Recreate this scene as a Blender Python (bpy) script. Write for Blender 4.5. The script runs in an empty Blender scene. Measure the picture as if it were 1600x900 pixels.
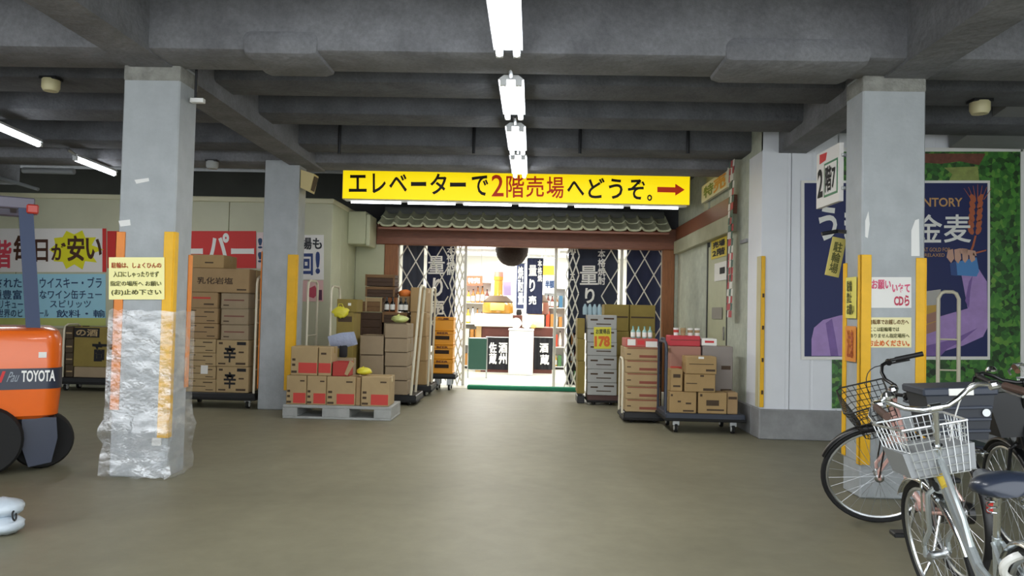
import bpy, bmesh, math, random
from mathutils import Vector, Matrix, Euler
random.seed(7)
PI = math.pi
SC = bpy.context.scene
COL = SC.collection

# ------------------------------------------------------------------ camera
FPX = 1200.0
CAM_H = 1.5
VPX, VPY, ROLL = 832.0, 488.0, 0.022
_ey = Vector(((VPX-800)/FPX, -(VPY-450)/FPX, -1.0)).normalized()
_ex = Vector((1.0, -ROLL, 0.0)); _ex.z = -(_ex.x*_ey.x + _ex.y*_ey.y)/_ey.z; _ex.normalize()
_ez = _ex.cross(_ey)
cam_data = bpy.data.cameras.new('camera'); cam = bpy.data.objects.new('camera', cam_data); COL.objects.link(cam)
cam_data.sensor_width = 36.0; cam_data.lens = FPX/1600*36.0; cam_data.clip_end = 200
_m = Matrix((_ex, _ey, _ez)).to_4x4(); _m.translation = Vector((0, 0, CAM_H)); cam.matrix_world = _m
SC.camera = cam

# ------------------------------------------------------------------ view, world (overcast daylight from the street behind the camera)
SC.view_settings.view_transform = 'Standard'; SC.view_settings.look = 'None'
SC.view_settings.gamma = 1.0; SC.view_settings.use_curve_mapping = False
SC.view_settings.exposure = 0.0
world = bpy.data.worlds.new('world'); SC.world = world; world.use_nodes = True
_bg = world.node_tree.nodes['Background']; _bg.inputs[0].default_value = (0.91, 0.96, 1.0, 1); _bg.inputs[1].default_value = 3.35
TUBE_W = 26.0      # watts of one ceiling fluorescent fixture
STORE_W = 105.0
SC.cycles.max_bounces = 6; SC.cycles.diffuse_bounces = 4; SC.cycles.glossy_bounces = 3
SC.cycles.transparent_max_bounces = 12; SC.cycles.sample_clamp_indirect = 6.0; SC.cycles.caustics_reflective = False; SC.cycles.caustics_refractive = False

# ------------------------------------------------------------------ pixel -> place
def _dir(u, v):
    c = Vector(((u-800)/FPX, -(v-450)/FPX, -1.0))
    return Vector((c.dot(_ex), c.dot(_ey), c.dot(_ez)))
def W(u, v, Y):
    d = _dir(u, v); return Vector((0, 0, CAM_H)) + d*(Y/d.y)
def WX(u, v, X):
    d = _dir(u, v); return Vector((0, 0, CAM_H)) + d*(X/d.x)
def G(u, v, z=0.0):
    d = _dir(u, v); return Vector((0, 0, CAM_H)) + d*((z-CAM_H)/d.z)

# ------------------------------------------------------------------ materials
def hexc(h):
    h = h.lstrip('#'); o = []
    for i in (0, 2, 4):
        c = int(h[i:i+2], 16)/255; o.append(c/12.92 if c <= .04045 else ((c+.055)/1.055)**2.4)
    return (o[0], o[1], o[2], 1)
MATS = {}
def mat(name, col, rough=.6, metal=0., noise=None, bump=None, coat=0., emit=None, alpha=None, spec=None, stretch=None, noise2=None):
    if name in MATS: return MATS[name]
    m = bpy.data.materials.new(name); m.use_nodes = True; MATS[name] = m
    nt = m.node_tree; b = nt.nodes['Principled BSDF']; c = hexc(col); L = nt.links
    b.inputs['Base Color'].default_value = c; b.inputs['Roughness'].default_value = rough; b.inputs['Metallic'].default_value = metal
    if coat: b.inputs['Coat Weight'].default_value = coat
    if spec is not None: b.inputs['Specular IOR Level'].default_value = spec
    if alpha is not None: b.inputs['Alpha'].default_value = alpha
    if emit: b.inputs['Emission Color'].default_value = hexc(emit[0]); b.inputs['Emission Strength'].default_value = emit[1]
    m.diffuse_color = c
    if noise or bump:
        tc = nt.nodes.new('ShaderNodeTexCoord'); vec = tc.outputs['Object']
        if stretch:
            mp = nt.nodes.new('ShaderNodeMapping'); mp.inputs['Scale'].default_value = stretch; L.new(vec, mp.inputs['Vector']); vec = mp.outputs[0]
    if noise:
        def layer(sc, amt, colin):
            n = nt.nodes.new('ShaderNodeTexNoise'); n.inputs['Scale'].default_value = sc; n.inputs['Detail'].default_value = 5; n.inputs['Roughness'].default_value = .6
            L.new(vec, n.inputs['Vector'])
            r = nt.nodes.new('ShaderNodeMapRange'); r.inputs[1].default_value = .3; r.inputs[2].default_value = .7; r.inputs[3].default_value = 1-amt; r.inputs[4].default_value = 1+amt
            L.new(n.outputs[0], r.inputs[0])
            x = nt.nodes.new('ShaderNodeMix'); x.data_type = 'RGBA'; x.blend_type = 'MULTIPLY'; x.inputs[0].default_value = 1
            if colin is None: x.inputs[6].default_value = c
            else: L.new(colin, x.inputs[6])
            L.new(r.outputs[0], x.inputs[7]); return x.outputs[2]
        o = layer(noise[0], noise[1], None)
        if noise2: o = layer(noise2[0], noise2[1], o)
        L.new(o, b.inputs['Base Color'])
    if bump:
        n = nt.nodes.new('ShaderNodeTexNoise'); n.inputs['Scale'].default_value = bump[0]; n.inputs['Detail'].default_value = 4
        L.new(vec, n.inputs['Vector'])
        bp = nt.nodes.new('ShaderNodeBump'); bp.inputs['Strength'].default_value = bump[1]; bp.inputs['Distance'].default_value = .02
        L.new(n.outputs[0], bp.inputs['Height']); L.new(bp.outputs[0], b.inputs['Normal'])
    return m
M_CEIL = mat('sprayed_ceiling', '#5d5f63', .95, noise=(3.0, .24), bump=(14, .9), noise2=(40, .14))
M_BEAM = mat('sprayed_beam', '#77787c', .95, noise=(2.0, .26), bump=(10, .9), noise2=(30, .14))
M_COLM = mat('painted_column', '#a9aeb1', .6, noise=(2.2, .10), bump=(30, .12), noise2=(9, .05))
M_FLOOR = mat('floor_paint', '#817d68', .5, noise=(.55, .14), bump=(9, .05), noise2=(5, .08), spec=.4)
M_KERB = mat('kerb_concrete', '#8d8e8f', .8, noise=(4, .22), bump=(30, .3))
M_CREAM = mat('cream_panel', '#c3c3a8', .5, noise=(1.5, .06))
M_CREAM2 = mat('cream_panel_side', '#bcbfa2', .5, noise=(1.5, .07))
M_WHITEW = mat('white_sheet_wall', '#e6e9ef', .5, noise=(1.2, .05))
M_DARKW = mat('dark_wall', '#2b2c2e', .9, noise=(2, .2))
M_SIDEW = mat('pale_green_concrete', '#b3b8a8', .75, noise=(2.5, .12), noise2=(10, .08))
M_WOOD = mat('red_brown_wood', '#7a4a34', .5, noise=(6, .25), stretch=(1, 14, 14))
M_WOODV = mat('orange_brown_wood', '#8e5a34', .5, noise=(6, .22), stretch=(14, 14, 1))
M_TILE = mat('glazed_roof_tile', '#a9ab90', .35, noise=(6, .15))
M_YEL = mat('guard_yellow', '#f0b818', .5, noise=(8, .06))
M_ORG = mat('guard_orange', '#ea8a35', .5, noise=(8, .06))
M_CARD = mat('cardboard', '#a28660', .75, noise=(5, .07))
M_CARD2 = mat('cardboard_pale', '#ae966e', .75, noise=(5, .07))
M_CARD3 = mat('cardboard_grey', '#9c8a70', .75, noise=(5, .07))
M_CARD4 = mat('cardboard_tan', '#a98c5f', .75, noise=(5, .07))
M_OLIVE = mat('cardboard_olive', '#8c7a3c', .75, noise=(5, .08))
M_GREYC = mat('carton_grey', '#a9aaa8', .7, noise=(5, .05))
M_TAPE = mat('packing_tape', '#b59a62', .25)
M_INK = mat('ink_black', '#17161a', .7)
M_INKB = mat('ink_brown', '#4a3a2a', .8)
M_RED = mat('ink_red', '#cf3437', .6)
M_PRED = mat('print_red', '#c8443c', .7)
M_BLACKP = mat('black_plastic', '#17181b', .45)
M_BLUEK = mat('slate_plastic', '#363c49', .5)
M_RUBBER = mat('rubber', '#141414', .8)
M_CHROME = mat('chrome', '#dfe2e4', .18, 1.)
M_STEEL = mat('brushed_steel', '#b9bcbe', .35, 1.)
M_CREAMP = mat('cream_tube', '#ddd6bf', .35)
M_WHITE = mat('white_paint', '#e9e9e6', .45)
M_PAPER = mat('white_paper', '#ecebe6', .6)
M_YPAPER = mat('yellow_paper', '#ece06a', .5)
M_NAVY = mat('navy_cloth', '#1a2140', .8, noise=(6, .1))
M_INKW = mat('white_ink', '#eeeeea', .6)

# ------------------------------------------------------------------ mesh builder
WORLD_OF = {}
def wm(o): return WORLD_OF.get(o.name, Matrix.Identity(4))
class MB:
    def __init__(s): s.v = []; s.f = []; s.mi = []; s.cur = 0; s.X = None
    def add(s, vs, fs):
        b = len(s.v)
        for p in vs:
            p = Vector(p); s.v.append(s.X @ p if s.X is not None else p)
        for f in fs: s.f.append([i+b for i in f]); s.mi.append(s.cur)
        return s
    def box(s, x0, x1, y0, y1, z0, z1, bev=0.):
        if x0 > x1: x0, x1 = x1, x0
        if y0 > y1: y0, y1 = y1, y0
        if z0 > z1: z0, z1 = z1, z0
        if bev <= 0:
            vs = [(x, y, z) for x in (x0, x1) for y in (y0, y1) for z in (z0, z1)]
            return s.add(vs, [(0, 1, 3, 2), (4, 6, 7, 5), (0, 4, 5, 1), (2, 3, 7, 6), (0, 2, 6, 4), (1, 5, 7, 3)])
        bm = bmesh.new(); bmesh.ops.create_cube(bm, size=1)
        for v in bm.verts: v.co = Vector(((x0+x1)/2+v.co.x*(x1-x0), (y0+y1)/2+v.co.y*(y1-y0), (z0+z1)/2+v.co.z*(z1-z0)))
        bev = min(bev, .45*min(x1-x0, y1-y0, z1-z0))
        bmesh.ops.bevel(bm, geom=list(bm.edges), offset=bev, segments=1 if bev < .02 else 2, affect='EDGES', profile=.5)
        bm.verts.index_update()
        s.add([v.co.copy() for v in bm.verts], [[v.index for v in f.verts] for f in bm.faces]); bm.free(); return s
    def cyl(s, p0, p1, r0, r1=None, n=12, caps=True):
        p0 = Vector(p0); p1 = Vector(p1); r1 = r0 if r1 is None else r1
        d = (p1-p0); q = d.to_track_quat('Z', 'Y'); a = q @ Vector((1, 0, 0)); b = q @ Vector((0, 1, 0)); vs = []
        for p, r in ((p0, r0), (p1, r1)):
            for i in range(n): t = 2*PI*i/n; vs.append(p+a*(r*math.cos(t))+b*(r*math.sin(t)))
        fs = [(i, (i+1) % n, n+(i+1) % n, n+i) for i in range(n)]
        if caps: fs += [tuple(range(n-1, -1, -1)), tuple(range(n, 2*n))]
        return s.add(vs, fs)
    def tube(s, pts, r, n=8, closed=False):
        pts = [Vector(p) for p in pts]; m = len(pts); rr = r if isinstance(r, (list, tuple)) else [r]*m
        def tan(i):
            if closed: return (pts[(i+1) % m]-pts[i-1]).normalized()
            return (pts[min(i+1, m-1)]-pts[max(i-1, 0)]).normalized()
        t = tan(0); a = t.orthogonal().normalized(); vs = []
        for i in range(m):
            t = tan(i); a = (a - t*a.dot(t));
            if a.length < 1e-6: a = t.orthogonal()
            a.normalize(); b = t.cross(a)
            for k in range(n): th = 2*PI*k/n; vs.append(pts[i]+a*(rr[i]*math.cos(th))+b*(rr[i]*math.sin(th)))
        fs = []
        for i in range(m if closed else m-1):
            j = (i+1) % m
            for k in range(n): fs.append((i*n+k, i*n+(k+1) % n, j*n+(k+1) % n, j*n+k))
        if not closed: fs += [tuple(range(n-1, -1, -1)), tuple(range((m-1)*n, m*n))]
        return s.add(vs, fs)
    def torus(s, c, axis, R, r, n=28, k=8, a0=0., a1=2*PI, xd=None):
        ax = Vector(axis).normalized(); a = Vector(xd) if xd is not None else ax.orthogonal().normalized(); b = ax.cross(a); c = Vector(c)
        full = abs(a1-a0-2*PI) < 1e-6; m = n if full else n+1
        pts = [c+a*(R*math.cos(a0+(a1-a0)*i/n))+b*(R*math.sin(a0+(a1-a0)*i/n)) for i in range(m)]
        return s.tube(pts, r, k, closed=full)
    def lathe(s, prof, c, axis=(0, 0, 1), n=20):
        ax = Vector(axis).normalized(); a = ax.orthogonal().normalized(); b = ax.cross(a); c = Vector(c); vs = []
        for r, h in prof:
            for i in range(n): t = 2*PI*i/n; vs.append(c+ax*h+a*(r*math.cos(t))+b*(r*math.sin(t)))
        fs = []
        for j in range(len(prof)-1):
            for i in range(n): fs.append((j*n+i, j*n+(i+1) % n, (j+1)*n+(i+1) % n, (j+1)*n+i))
        fs += [tuple(range(n-1, -1, -1)), tuple(range((len(prof)-1)*n, len(prof)*n))]
        return s.add(vs, fs)
    def prism(s, poly, d):
        """poly: list of 3-D points (flat outline), d: extrusion vector"""
        n = len(poly); d = Vector(d); P = [Vector(p) for p in poly]
        vs = P+[p+d for p in P]
        fs = [tuple(range(n)), tuple(range(2*n-1, n-1, -1))]+[(i, n+i, n+(i+1) % n, (i+1) % n) for i in range(n)]
        return s.add(vs, fs)
    def hexa(s, a, b):
        """a, b: two quads (4 points each), joined"""
        return s.add(list(a)+list(b), [(0, 1, 2, 3), (7, 6, 5, 4), (0, 4, 5, 1), (1, 5, 6, 2), (2, 6, 7, 3), (3, 7, 4, 0)])
    def quad(s, a, b, c, d): return s.add([a, b, c, d], [(0, 1, 2, 3)])
    def blob(s, c, r, n=10, k=7, jit=.0, seed=0):
        rnd = random.Random(seed); vs = []; fs = []; c = Vector(c); r = Vector(r) if not isinstance(r, (int, float)) else Vector((r, r, r))
        for j in range(k+1):
            ph = PI*j/k
            for i in range(n):
                th = 2*PI*i/n; q = 1+rnd.uniform(-jit, jit)
                vs.append(c+Vector((r.x*math.sin(ph)*math.cos(th)*q, r.y*math.sin(ph)*math.sin(th)*q, r.z*math.cos(ph)*q)))
        for j in range(k):
            for i in range(n): fs.append((j*n+i, (j+1)*n+i, (j+1)*n+(i+1) % n, j*n+(i+1) % n))
        return s.add(vs, fs)
    def build(s, name, mats, parent=None, local=False, smooth=True, ang=35, recalc=True):
        mats = mats if isinstance(mats, (list, tuple)) else [mats]
        me = bpy.data.meshes.new(name); o = bpy.data.objects.new(name, me); COL.objects.link(o)
        vs = s.v
        if parent is not None:
            o.parent = parent; WORLD_OF[o.name] = wm(parent)
            if not local: inv = wm(parent).inverted(); vs = [inv @ p for p in vs]
        elif not local:
            lo = Vector([min(p[i] for p in vs) for i in range(3)]); hi = Vector([max(p[i] for p in vs) for i in range(3)])
            c = Vector(((lo.x+hi.x)/2, (lo.y+hi.y)/2, lo.z)); o.location = c; vs = [p-c for p in vs]; WORLD_OF[o.name] = Matrix.Translation(c)
        me.from_pydata([tuple(p) for p in vs], [], s.f)
        if recalc:
            bm = bmesh.new(); bm.from_mesh(me); bmesh.ops.recalc_face_normals(bm, faces=bm.faces); bm.to_mesh(me); bm.free()
        for m in mats: me.materials.append(m)
        if len(mats) > 1: me.polygons.foreach_set('material_index', s.mi)
        if smooth:
            me.polygons.foreach_set('use_smooth', [True]*len(me.polygons)); me.set_sharp_from_angle(angle=math.radians(ang))
        me.update(); return o
def tag(o, label=None, cat=None, group=None, kind=None):
    if label: o['label'] = label
    if cat: o['category'] = cat
    if group: o['group'] = group
    if kind: o['kind'] = kind
    return o
def thing(name, label, cat, loc=(0, 0, 0), rz=0., group=None, lean=0., kind=None, ry=0.):
    o = bpy.data.objects.new(name, None); COL.objects.link(o); o.empty_display_size = .1
    o.location = loc; o.rotation_euler = (lean, ry, rz)
    WORLD_OF[o.name] = Matrix.Translation(Vector(loc)) @ Euler((lean, ry, rz)).to_matrix().to_4x4()
    return tag(o, label, cat, group, kind)
def struct(name, mb, m, parent=None, **k):
    o = mb.build(name, m, parent, **k)
    if parent is None: o['kind'] = 'structure'
    return o
def dup(root, loc, rz=0., label=None):
    r = root.copy(); COL.objects.link(r); r.location = loc; r.rotation_euler = (0, 0, rz)
    if label: r['label'] = label
    def rec(a, b):
        for ch in list(a.children):
            c = ch.copy(); COL.objects.link(c); c.parent = b; rec(ch, c)
    rec(root, r); return r
def bx(x0, x1, y0, y1, z0, z1, bev=0.): return MB().box(x0, x1, y0, y1, z0, z1, bev)

# ------------------------------------------------------------------ lettering: flat glyph meshes
_fc = bpy.data.curves.new('glyphs', 'FONT'); _fo = bpy.data.objects.new('glyphs', _fc); COL.objects.link(_fo)
_gc = {}
def glyphs(body, weight=0., line=1.0):
    key = (body, weight, line)
    if key in _gc: return _gc[key]
    _fc.body = body; _fc.offset = weight; _fc.space_line = line; _fc.align_x = 'LEFT'; _fc.resolution_u = 3
    bpy.context.view_layer.update()
    dg = bpy.context.evaluated_depsgraph_get(); me = bpy.data.meshes.new_from_object(_fo.evaluated_get(dg))
    vs = [(v.co.x, v.co.y) for v in me.vertices]; fs = [tuple(p.vertices) for p in me.polygons]; bpy.data.meshes.remove(me)
    x0 = min(v[0] for v in vs); x1 = max(v[0] for v in vs); y0 = min(v[1] for v in vs); y1 = max(v[1] for v in vs)
    vs = [((x-x0)/(x1-x0), (y-y0)/max(y1-y0, 1e-6)) for x, y in vs]
    _gc[key] = (vs, fs); return _gc[key]
def put_text(mb, body, O, R, U, weight=0., line=1.0):
    """lettering fitted to the parallelogram O, O+R, O+U"""
    O = Vector(O); R = Vector(R); U = Vector(U)
    if weight > .004 and any(ord(c) > 0x3400 for c in body):
        # dense characters: strokes are thickened by laying shifted copies over each other
        rows = body.split('\n'); nx = max(len(r) for r in rows); ny = len(rows); vs, fs = glyphs(body, .003, line)
        dx = min(.03, weight*.75)/nx; dy = min(.03, weight*.75)/ny
        N = R.cross(U).normalized()*.0006
        for i, (sx, sy) in enumerate(((-1, -1), (1, -1), (1, 1), (-1, 1))): mb.add([O+N*i+R*(dx+x*(1-2*dx)+sx*dx)+U*(dy+y*(1-2*dy)+sy*dy) for x, y in vs], fs)
        return mb
    vs, fs = glyphs(body, weight, line)
    mb.add([O+R*x+U*y for x, y in vs], fs); return mb
def text_px(mb, body, u0, u1, v0, v1, Y, weight=0., line=1.0):
    """lettering on a wall that faces the camera at depth Y, corners given as where they show"""
    a = W(u0, v1, Y); return put_text(mb, body, a, W(u1, v1, Y)-a, W(u0, v0, Y)-a, weight, line)
def rect_px(mb, u0, u1, v0, v1, Y): return mb.quad(W(u0, v1, Y), W(u1, v1, Y), W(u1, v0, Y), W(u0, v0, Y))
def poly_px(mb, pts, Y):
    P = [W(u, v, Y) for u, v in pts]; return mb.add(P, [tuple(range(len(P)))])
def sheet_px(mb, u0, u1, v0, v1, Y, t=.004):
    a, b, c, d = W(u0, v1, Y), W(u1, v1, Y), W(u1, v0, Y), W(u0, v0, Y); return mb.prism([a, b, c, d], (0, t, 0))
def box_px(mb, u0, u1, v0, v1, Y, depth, bev=0.):
    a = W(u0, v1, Y); b = W(u1, v0, Y); return mb.box(a.x, b.x, Y, Y+depth, a.z, b.z, bev)
def chars_px(parent, m, Y, items, weight=.02, name='character'):
    """single characters, each a flat piece of its own"""
    for c, u0, u1, v0, v1 in items: text_px(MB(), c, u0, u1, v0, v1, Y, weight).build(name, m, parent, smooth=False, recalc=False)
# ================================================================== STRUCTURE
Z0 = 4.35
fl = bx(-13, 9, -3, 15.0, -.2, 0); floor = struct('floor', fl, M_FLOOR)
M_SFLOOR = mat('store_floor', '#c9c8bd', .3, noise=(1, .05))
struct('floor', bx(-5, 5, 15.0, 23, -.2, 0.0), M_SFLOOR)
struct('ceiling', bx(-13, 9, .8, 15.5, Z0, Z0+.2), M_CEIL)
def beam(x0, x1, y0, y1, z0, z1, m=M_BEAM, name='ceiling_beam', bev=.05):
    o = struct(name, MB().box(x0, x1, y0, y1, z0, z1, bev), m); return o
BZ = 3.565
# transverse main beams and joists
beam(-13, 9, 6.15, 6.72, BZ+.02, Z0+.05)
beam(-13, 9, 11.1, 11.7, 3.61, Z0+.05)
for y0, y1, z in ((7.45, 8.0, 3.72), (8.7, 9.25, 3.72), (10.25, 10.8, 3.70), (12.6, 12.9, 4.0), (13.9, 14.2, 4.0), (.8, 1.3, 3.74), (2.6, 3.1, 3.74), (4.5, 4.95, 3.74)):
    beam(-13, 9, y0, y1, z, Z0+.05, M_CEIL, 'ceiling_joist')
for o in list(bpy.data.objects):
    if o.name.startswith('ceiling_joist'): o['kind'] = 'structure'
# longitudinal main beams (left and right), sprayed, slightly skewed as they are seen
def long_beam(xa0, xa1, ya, za, xb0, xb1, yb, zb):
    a = [(xa0, ya, za), (xa1, ya, za), (xa1, ya, Z0+.05), (xa0, ya, Z0+.05)]
    b = [(xb0, yb, zb), (xb1, yb, zb), (xb1, yb, Z0+.05), (xb0, yb, Z0+.05)]
    struct('ceiling_beam', MB().hexa(a, b), M_BEAM)
long_beam(-3.53, -3.16, .8, BZ, -3.61, -3.23, 11.65, BZ+.01)
long_beam(2.80, 3.20, .8, BZ, 3.04, 3.38, 9.7, BZ)
long_beam(-9.6, -9.2, .8, BZ, -9.6, -9.2, 13.4, BZ)
# spray-coating haunches where beams meet
for (u, v, Y) in ((1180, 105, 6.12),):
    p = W(u, v, Y); struct('ceiling_beam', MB().box(p.x-.25, p.x+.95, 6.12, 6.76, BZ-.03, BZ+.2, .09), M_BEAM)
p = W(440, 85, 6.12); struct('ceiling_beam', MB().box(p.x-.35, p.x+.3, 6.12, 6.76, BZ-.025, BZ+.2, .08), M_BEAM)
# columns
def column(x0, x1, y0, y1, top, name='column'):
    c = struct(name, MB().box(x0, x1, y0, y1, 0, top, .012), M_COLM); return c
CL1 = column(-3.625, -3.125, 6.58, 6.92, BZ+.05)
_a = W(413, 300, 11.1).x; _b = W(467, 300, 11.1).x
CL2 = column(_a, _b, 11.1, 11.45, 3.65)
CR1 = column(2.78, 3.31, 6.58, 6.93, BZ+.05)
column(-9.65, -9.15, 11.1, 11.5, 3.65)
# rough mortar caps on the columns
M_CAP = mat('rough_mortar', '#8f8f89', .95, noise=(9, .25), bump=(35, .8))
for (x0, x1, y0, z) in ((-3.63, -3.12, 6.575, BZ), (2.775, 3.315, 6.575, BZ)):
    struct('trim_1' if x0 < 0 else 'trim_2', MB().box(x0, x1, y0, y0+.36, z-.12, z+.03, .02), M_CAP)
# left cream partition wall (panelled, like a cold store)
YB = 13.4
zt = 3.42
xe = W(520, 340, YB).x
wl = struct('wall_left', bx(-13, xe-.04, YB+.04, YB+.16, 0, zt-.02), M_CREAM)
xx = -13.0
for wv in (1.9, 1.9, 1.9, 1.9, 1.0, .9):
    x1 = min(xx+wv, xe)
    MB().box(xx+.006, x1-.006, YB, YB+.05, 0, zt-.09, .004).build('panel', M_CREAM, wl); xx = x1
    if xx >= xe-.01: break
MB().box(-13, xe+.01, YB-.03, YB+.2, zt-.09, zt, .01).build('top_rail', mat('cream_rail', '#d6d2b2', .5), wl)
ws = struct('wall_side', bx(xe-.16, xe-.05, YB+.17, 15.25, 0, zt-.02), M_CREAM2)
yy = YB
for k in range(3):
    y1 = yy+.6
    MB().box(xe-.06, xe, yy+.008, y1-.008, 0, zt-.09, .004).build('panel', M_CREAM2, ws); yy = y1
MB().box(xe-.1, xe+.015, YB, 15.25, zt-.09, zt, .01).build('top_rail', mat('cream_rail', '#d6d2b2', .5), ws)
# dark void above the cold store
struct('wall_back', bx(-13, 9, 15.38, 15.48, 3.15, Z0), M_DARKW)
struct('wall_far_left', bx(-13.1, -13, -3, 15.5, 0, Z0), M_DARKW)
struct('wall_far_right', bx(9, 9.1, -3, 9.8, 0, Z0), M_SIDEW)
# right block: white sheet wall on a concrete kerb, facing the camera at YW
YW = 9.65
XS = 2.84
kz = .37
wr = struct('wall_right', bx(XS+.03, 9, YW+.05, YW+.15, kz, Z0), M_WHITEW)
xx = XS
i = 0
for wv in (.36, .58, .9, .9, .9, .9, .9, .9):
    x1 = min(xx+wv, 9)
    mb = MB(); n = max(1, int(round((x1-xx)/.3)))
    # ribbed sheet: shallow trapezoid ribs
    prof = []
    for k in range(n):
        t0 = xx+.004+(x1-xx-.008)*k/n; t1 = xx+.004+(x1-xx-.008)*(k+1)/n; dd = t1-t0
        prof += [(t0, 0), (t0+dd*.86, 0), (t0+dd*.90, .003), (t0+dd*.97, .003)]
    prof.append((x1-.004, 0))
    zt2 = 4.2
    vs = [(x, YW+y, z) for (x, y) in prof for z in (kz, zt2)]
    mb.add(vs, [(2*k, 2*k+2, 2*k+3, 2*k+1) for k in range(len(prof)-1)])
    mb.build('panel', M_WHITEW, wr, ang=10, recalc=False); xx = x1
kerb = struct('baseboard_right', MB().box(XS-.02, 9, YW-.06, YW+.3, 0, kz, .012), M_KERB)
struct('baseboard_side', MB().box(XS-.02, XS+.2, YW+.3, 15.2, 0, kz, .012), M_KERB)
wsr = struct('wall_side_right', bx(XS+.03, XS+.2, YW+.05, 15.25, kz, Z0), M_SIDEW)
Yd0 = WX(1136, 500, XS).y; Yd1 = WX(1105, 500, XS).y; Yp = WX(1055, 450, XS).y
M_DOORC = mat('cream_door', '#b5b796', .5, noise=(2, .08))
for (y0, y1, m) in ((YW, 10.25, M_WHITEW), (10.27, Yd0, M_SIDEW), (Yd1+.05, 15.2, M_SIDEW)):
    MB().box(XS, XS+.04, y0+.006, y1-.006, kz, 3.6, .004).build('panel', m, wsr)
dr = struct('door_1', MB().box(XS+.005, XS+.045, Yd0+.03, Yd1, kz, 2.62, .004), M_DOORC)
MB().box(XS-.01, XS+.03, Yd1, Yd1+.05, kz, 2.75).build('door_frame', mat('door_frame', '#3a3c38', .5), dr)
MB().box(XS-.01, XS+.03, Yd0, Yd0+.03, kz, 2.75).build('door_frame', mat('door_frame', '#3a3c38', .5), dr)
MB().box(XS-.012, XS+.006, Yd0+.15, Yd0+.22, 1.15, 1.35, .006).build('door_handle', M_STEEL, dr)
# timber band running along the side wall towards the shop front
a = WX(1150, 300, XS-.02); b = WX(1062, 343, XS-.02); c = WX(1150, 330, XS-.02)
MB().box(XS-.06, XS+.02, a.y, 15.1, 2.95, 3.22, .01).build('timber_band', M_WOOD, wsr)
MB().box(XS-.10, XS+.02, a.y, 15.1, 2.70, 2.95, .01).build('timber_band', mat('pale_fascia', '#a5a58c', .6, noise=(3, .1)), wsr)
# steel bracket and scuffed plate on the pale pillar of the side wall
q = WX(1163, 378, XS)
MB().box(XS-.03, XS, q.y-.18, q.y+.12, q.z-.02, q.z+.03, .005).build('bracket', M_KERB, wsr)
# shop front: timber posts, lintel
YF = 15.15
lint_z0 = W(820, 386, YF).z; lint_z1 = W(820, 363, YF).z
struct('trim_3', MB().box(W(588, 370, YF).x, W(1062, 380, YF).x, YF, YF+.22, lint_z0, lint_z1+.12, .012), M_WOOD)
struct('trim_4', MB().box(W(599, 450, YF).x, W(619, 450, YF).x, YF+.02, YF+.2, 0, lint_z0, .01), M_WOODV)
struct('trim_5', MB().box(W(1036, 450, YF).x, W(1054, 450, YF).x, YF+.02, YF+.2, 0, lint_z0, .01), M_WOODV)
struct('trim_6', MB().box(W(1054, 450, YF).x, XS+.05, YF+.05, YF+.2, 0, 3.1, .01), M_SIDEW)
struct('trim_7', MB().box(xe, W(599, 450, YF).x, YF+.05, YF+.2, 0, 3.1, .01), M_CREAM2)
# store interior shell
M_STW = mat('store_wall', '#e8e8e4', .6)
struct('wall_store_left', bx(-5.1, -5, 15.4, 23, 0, 3.3), M_STW)
struct('wall_store_right', bx(5, 5.1, 15.4, 23, 0, 3.3), M_STW)
struct('wall_store_back', bx(-5, 5, 23, 23.1, 0, 3.3), M_STW)
struct('ceiling', bx(-5, 5, 15.6, 23, 3.15, 3.25), M_STW)
struct('wall_front_left', bx(-5, W(597, 450, YF).x, YF+.2, YF+.3, 0, 3.2), M_STW)
struct('wall_front_right', bx(XS+.05, 5, YF+.2, YF+.3, 0, 3.2), M_STW)
# soffit at the far right: enclosed duct
M_SOF = mat('soffit_grey', '#8c8e8f', .8, noise=(3, .08))
a = W(1497, 228, 9.4)
struct('ceiling_soffit', MB().prism([(a.x, 9.6, a.z+.02), (a.x, 9.6, a.z+.55), (a.x, 7.3, a.z+.55), (a.x, 7.3, a.z+.42)], (5, 0, 0)), M_SOF)['kind'] = 'structure'

# ---- tiled canopy over the entrance
roof = bpy.data.objects.new('roof', None); COL.objects.link(roof); roof['kind'] = 'structure'; WORLD_OF['roof'] = Matrix.Identity(4)
YE = 14.55
xl = W(591, 350, YE).x; xr = W(1046, 362, YE).x
ze = W(820, 358, YE).z; zr = ze+.34; YR = 15.2
ncol = 20; tw = (xr-xl)/ncol
def tile_mesh():
    mb = MB(); prof = []
    N = 13
    for k in range(N):
        t = k/(N-1); x = tw*(t*1.07)
        y = .052*math.exp(-((t-.10)/.10)**2)+.045*math.exp(-((t-1.06)/.09)**2)-.020*math.sin(PI*min(1, max(0, (t-.1)/.9)))
        prof.append((x, y))
    Ln = math.hypot(YR-YE, zr-ze)/2+.05
    vs = []
    for th in (0, -.018):
        for s in (0, Ln):
            for (x, y) in prof: vs.append((x, s, y+th+(.022 if s == 0 else 0)))
    n = N; fs = []
    for k in range(n-1):
        fs.append((k, k+1, n+k+1, n+k)); fs.append((2*n+k, 3*n+k, 3*n+k+1, 2*n+k+1)); fs.append((k, 2*n+k, 2*n+k+1, k+1)); fs.append((n+k, n+k+1, 3*n+k+1, 3*n+k))
    fs += [(0, n, 3*n, 2*n), (n-1, 3*n-1, 4*n-1, 2*n-1)]
    mb.add(vs, fs)
    mb.tube([(p[0], -.006, p[1]+.008) for p in prof], .024, 7)
    return mb
ang = math.atan2(zr-ze, YR-YE)
t0 = tile_mesh().build('roof_tile', M_TILE, roof, local=True, ang=75)
first = True
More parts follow.
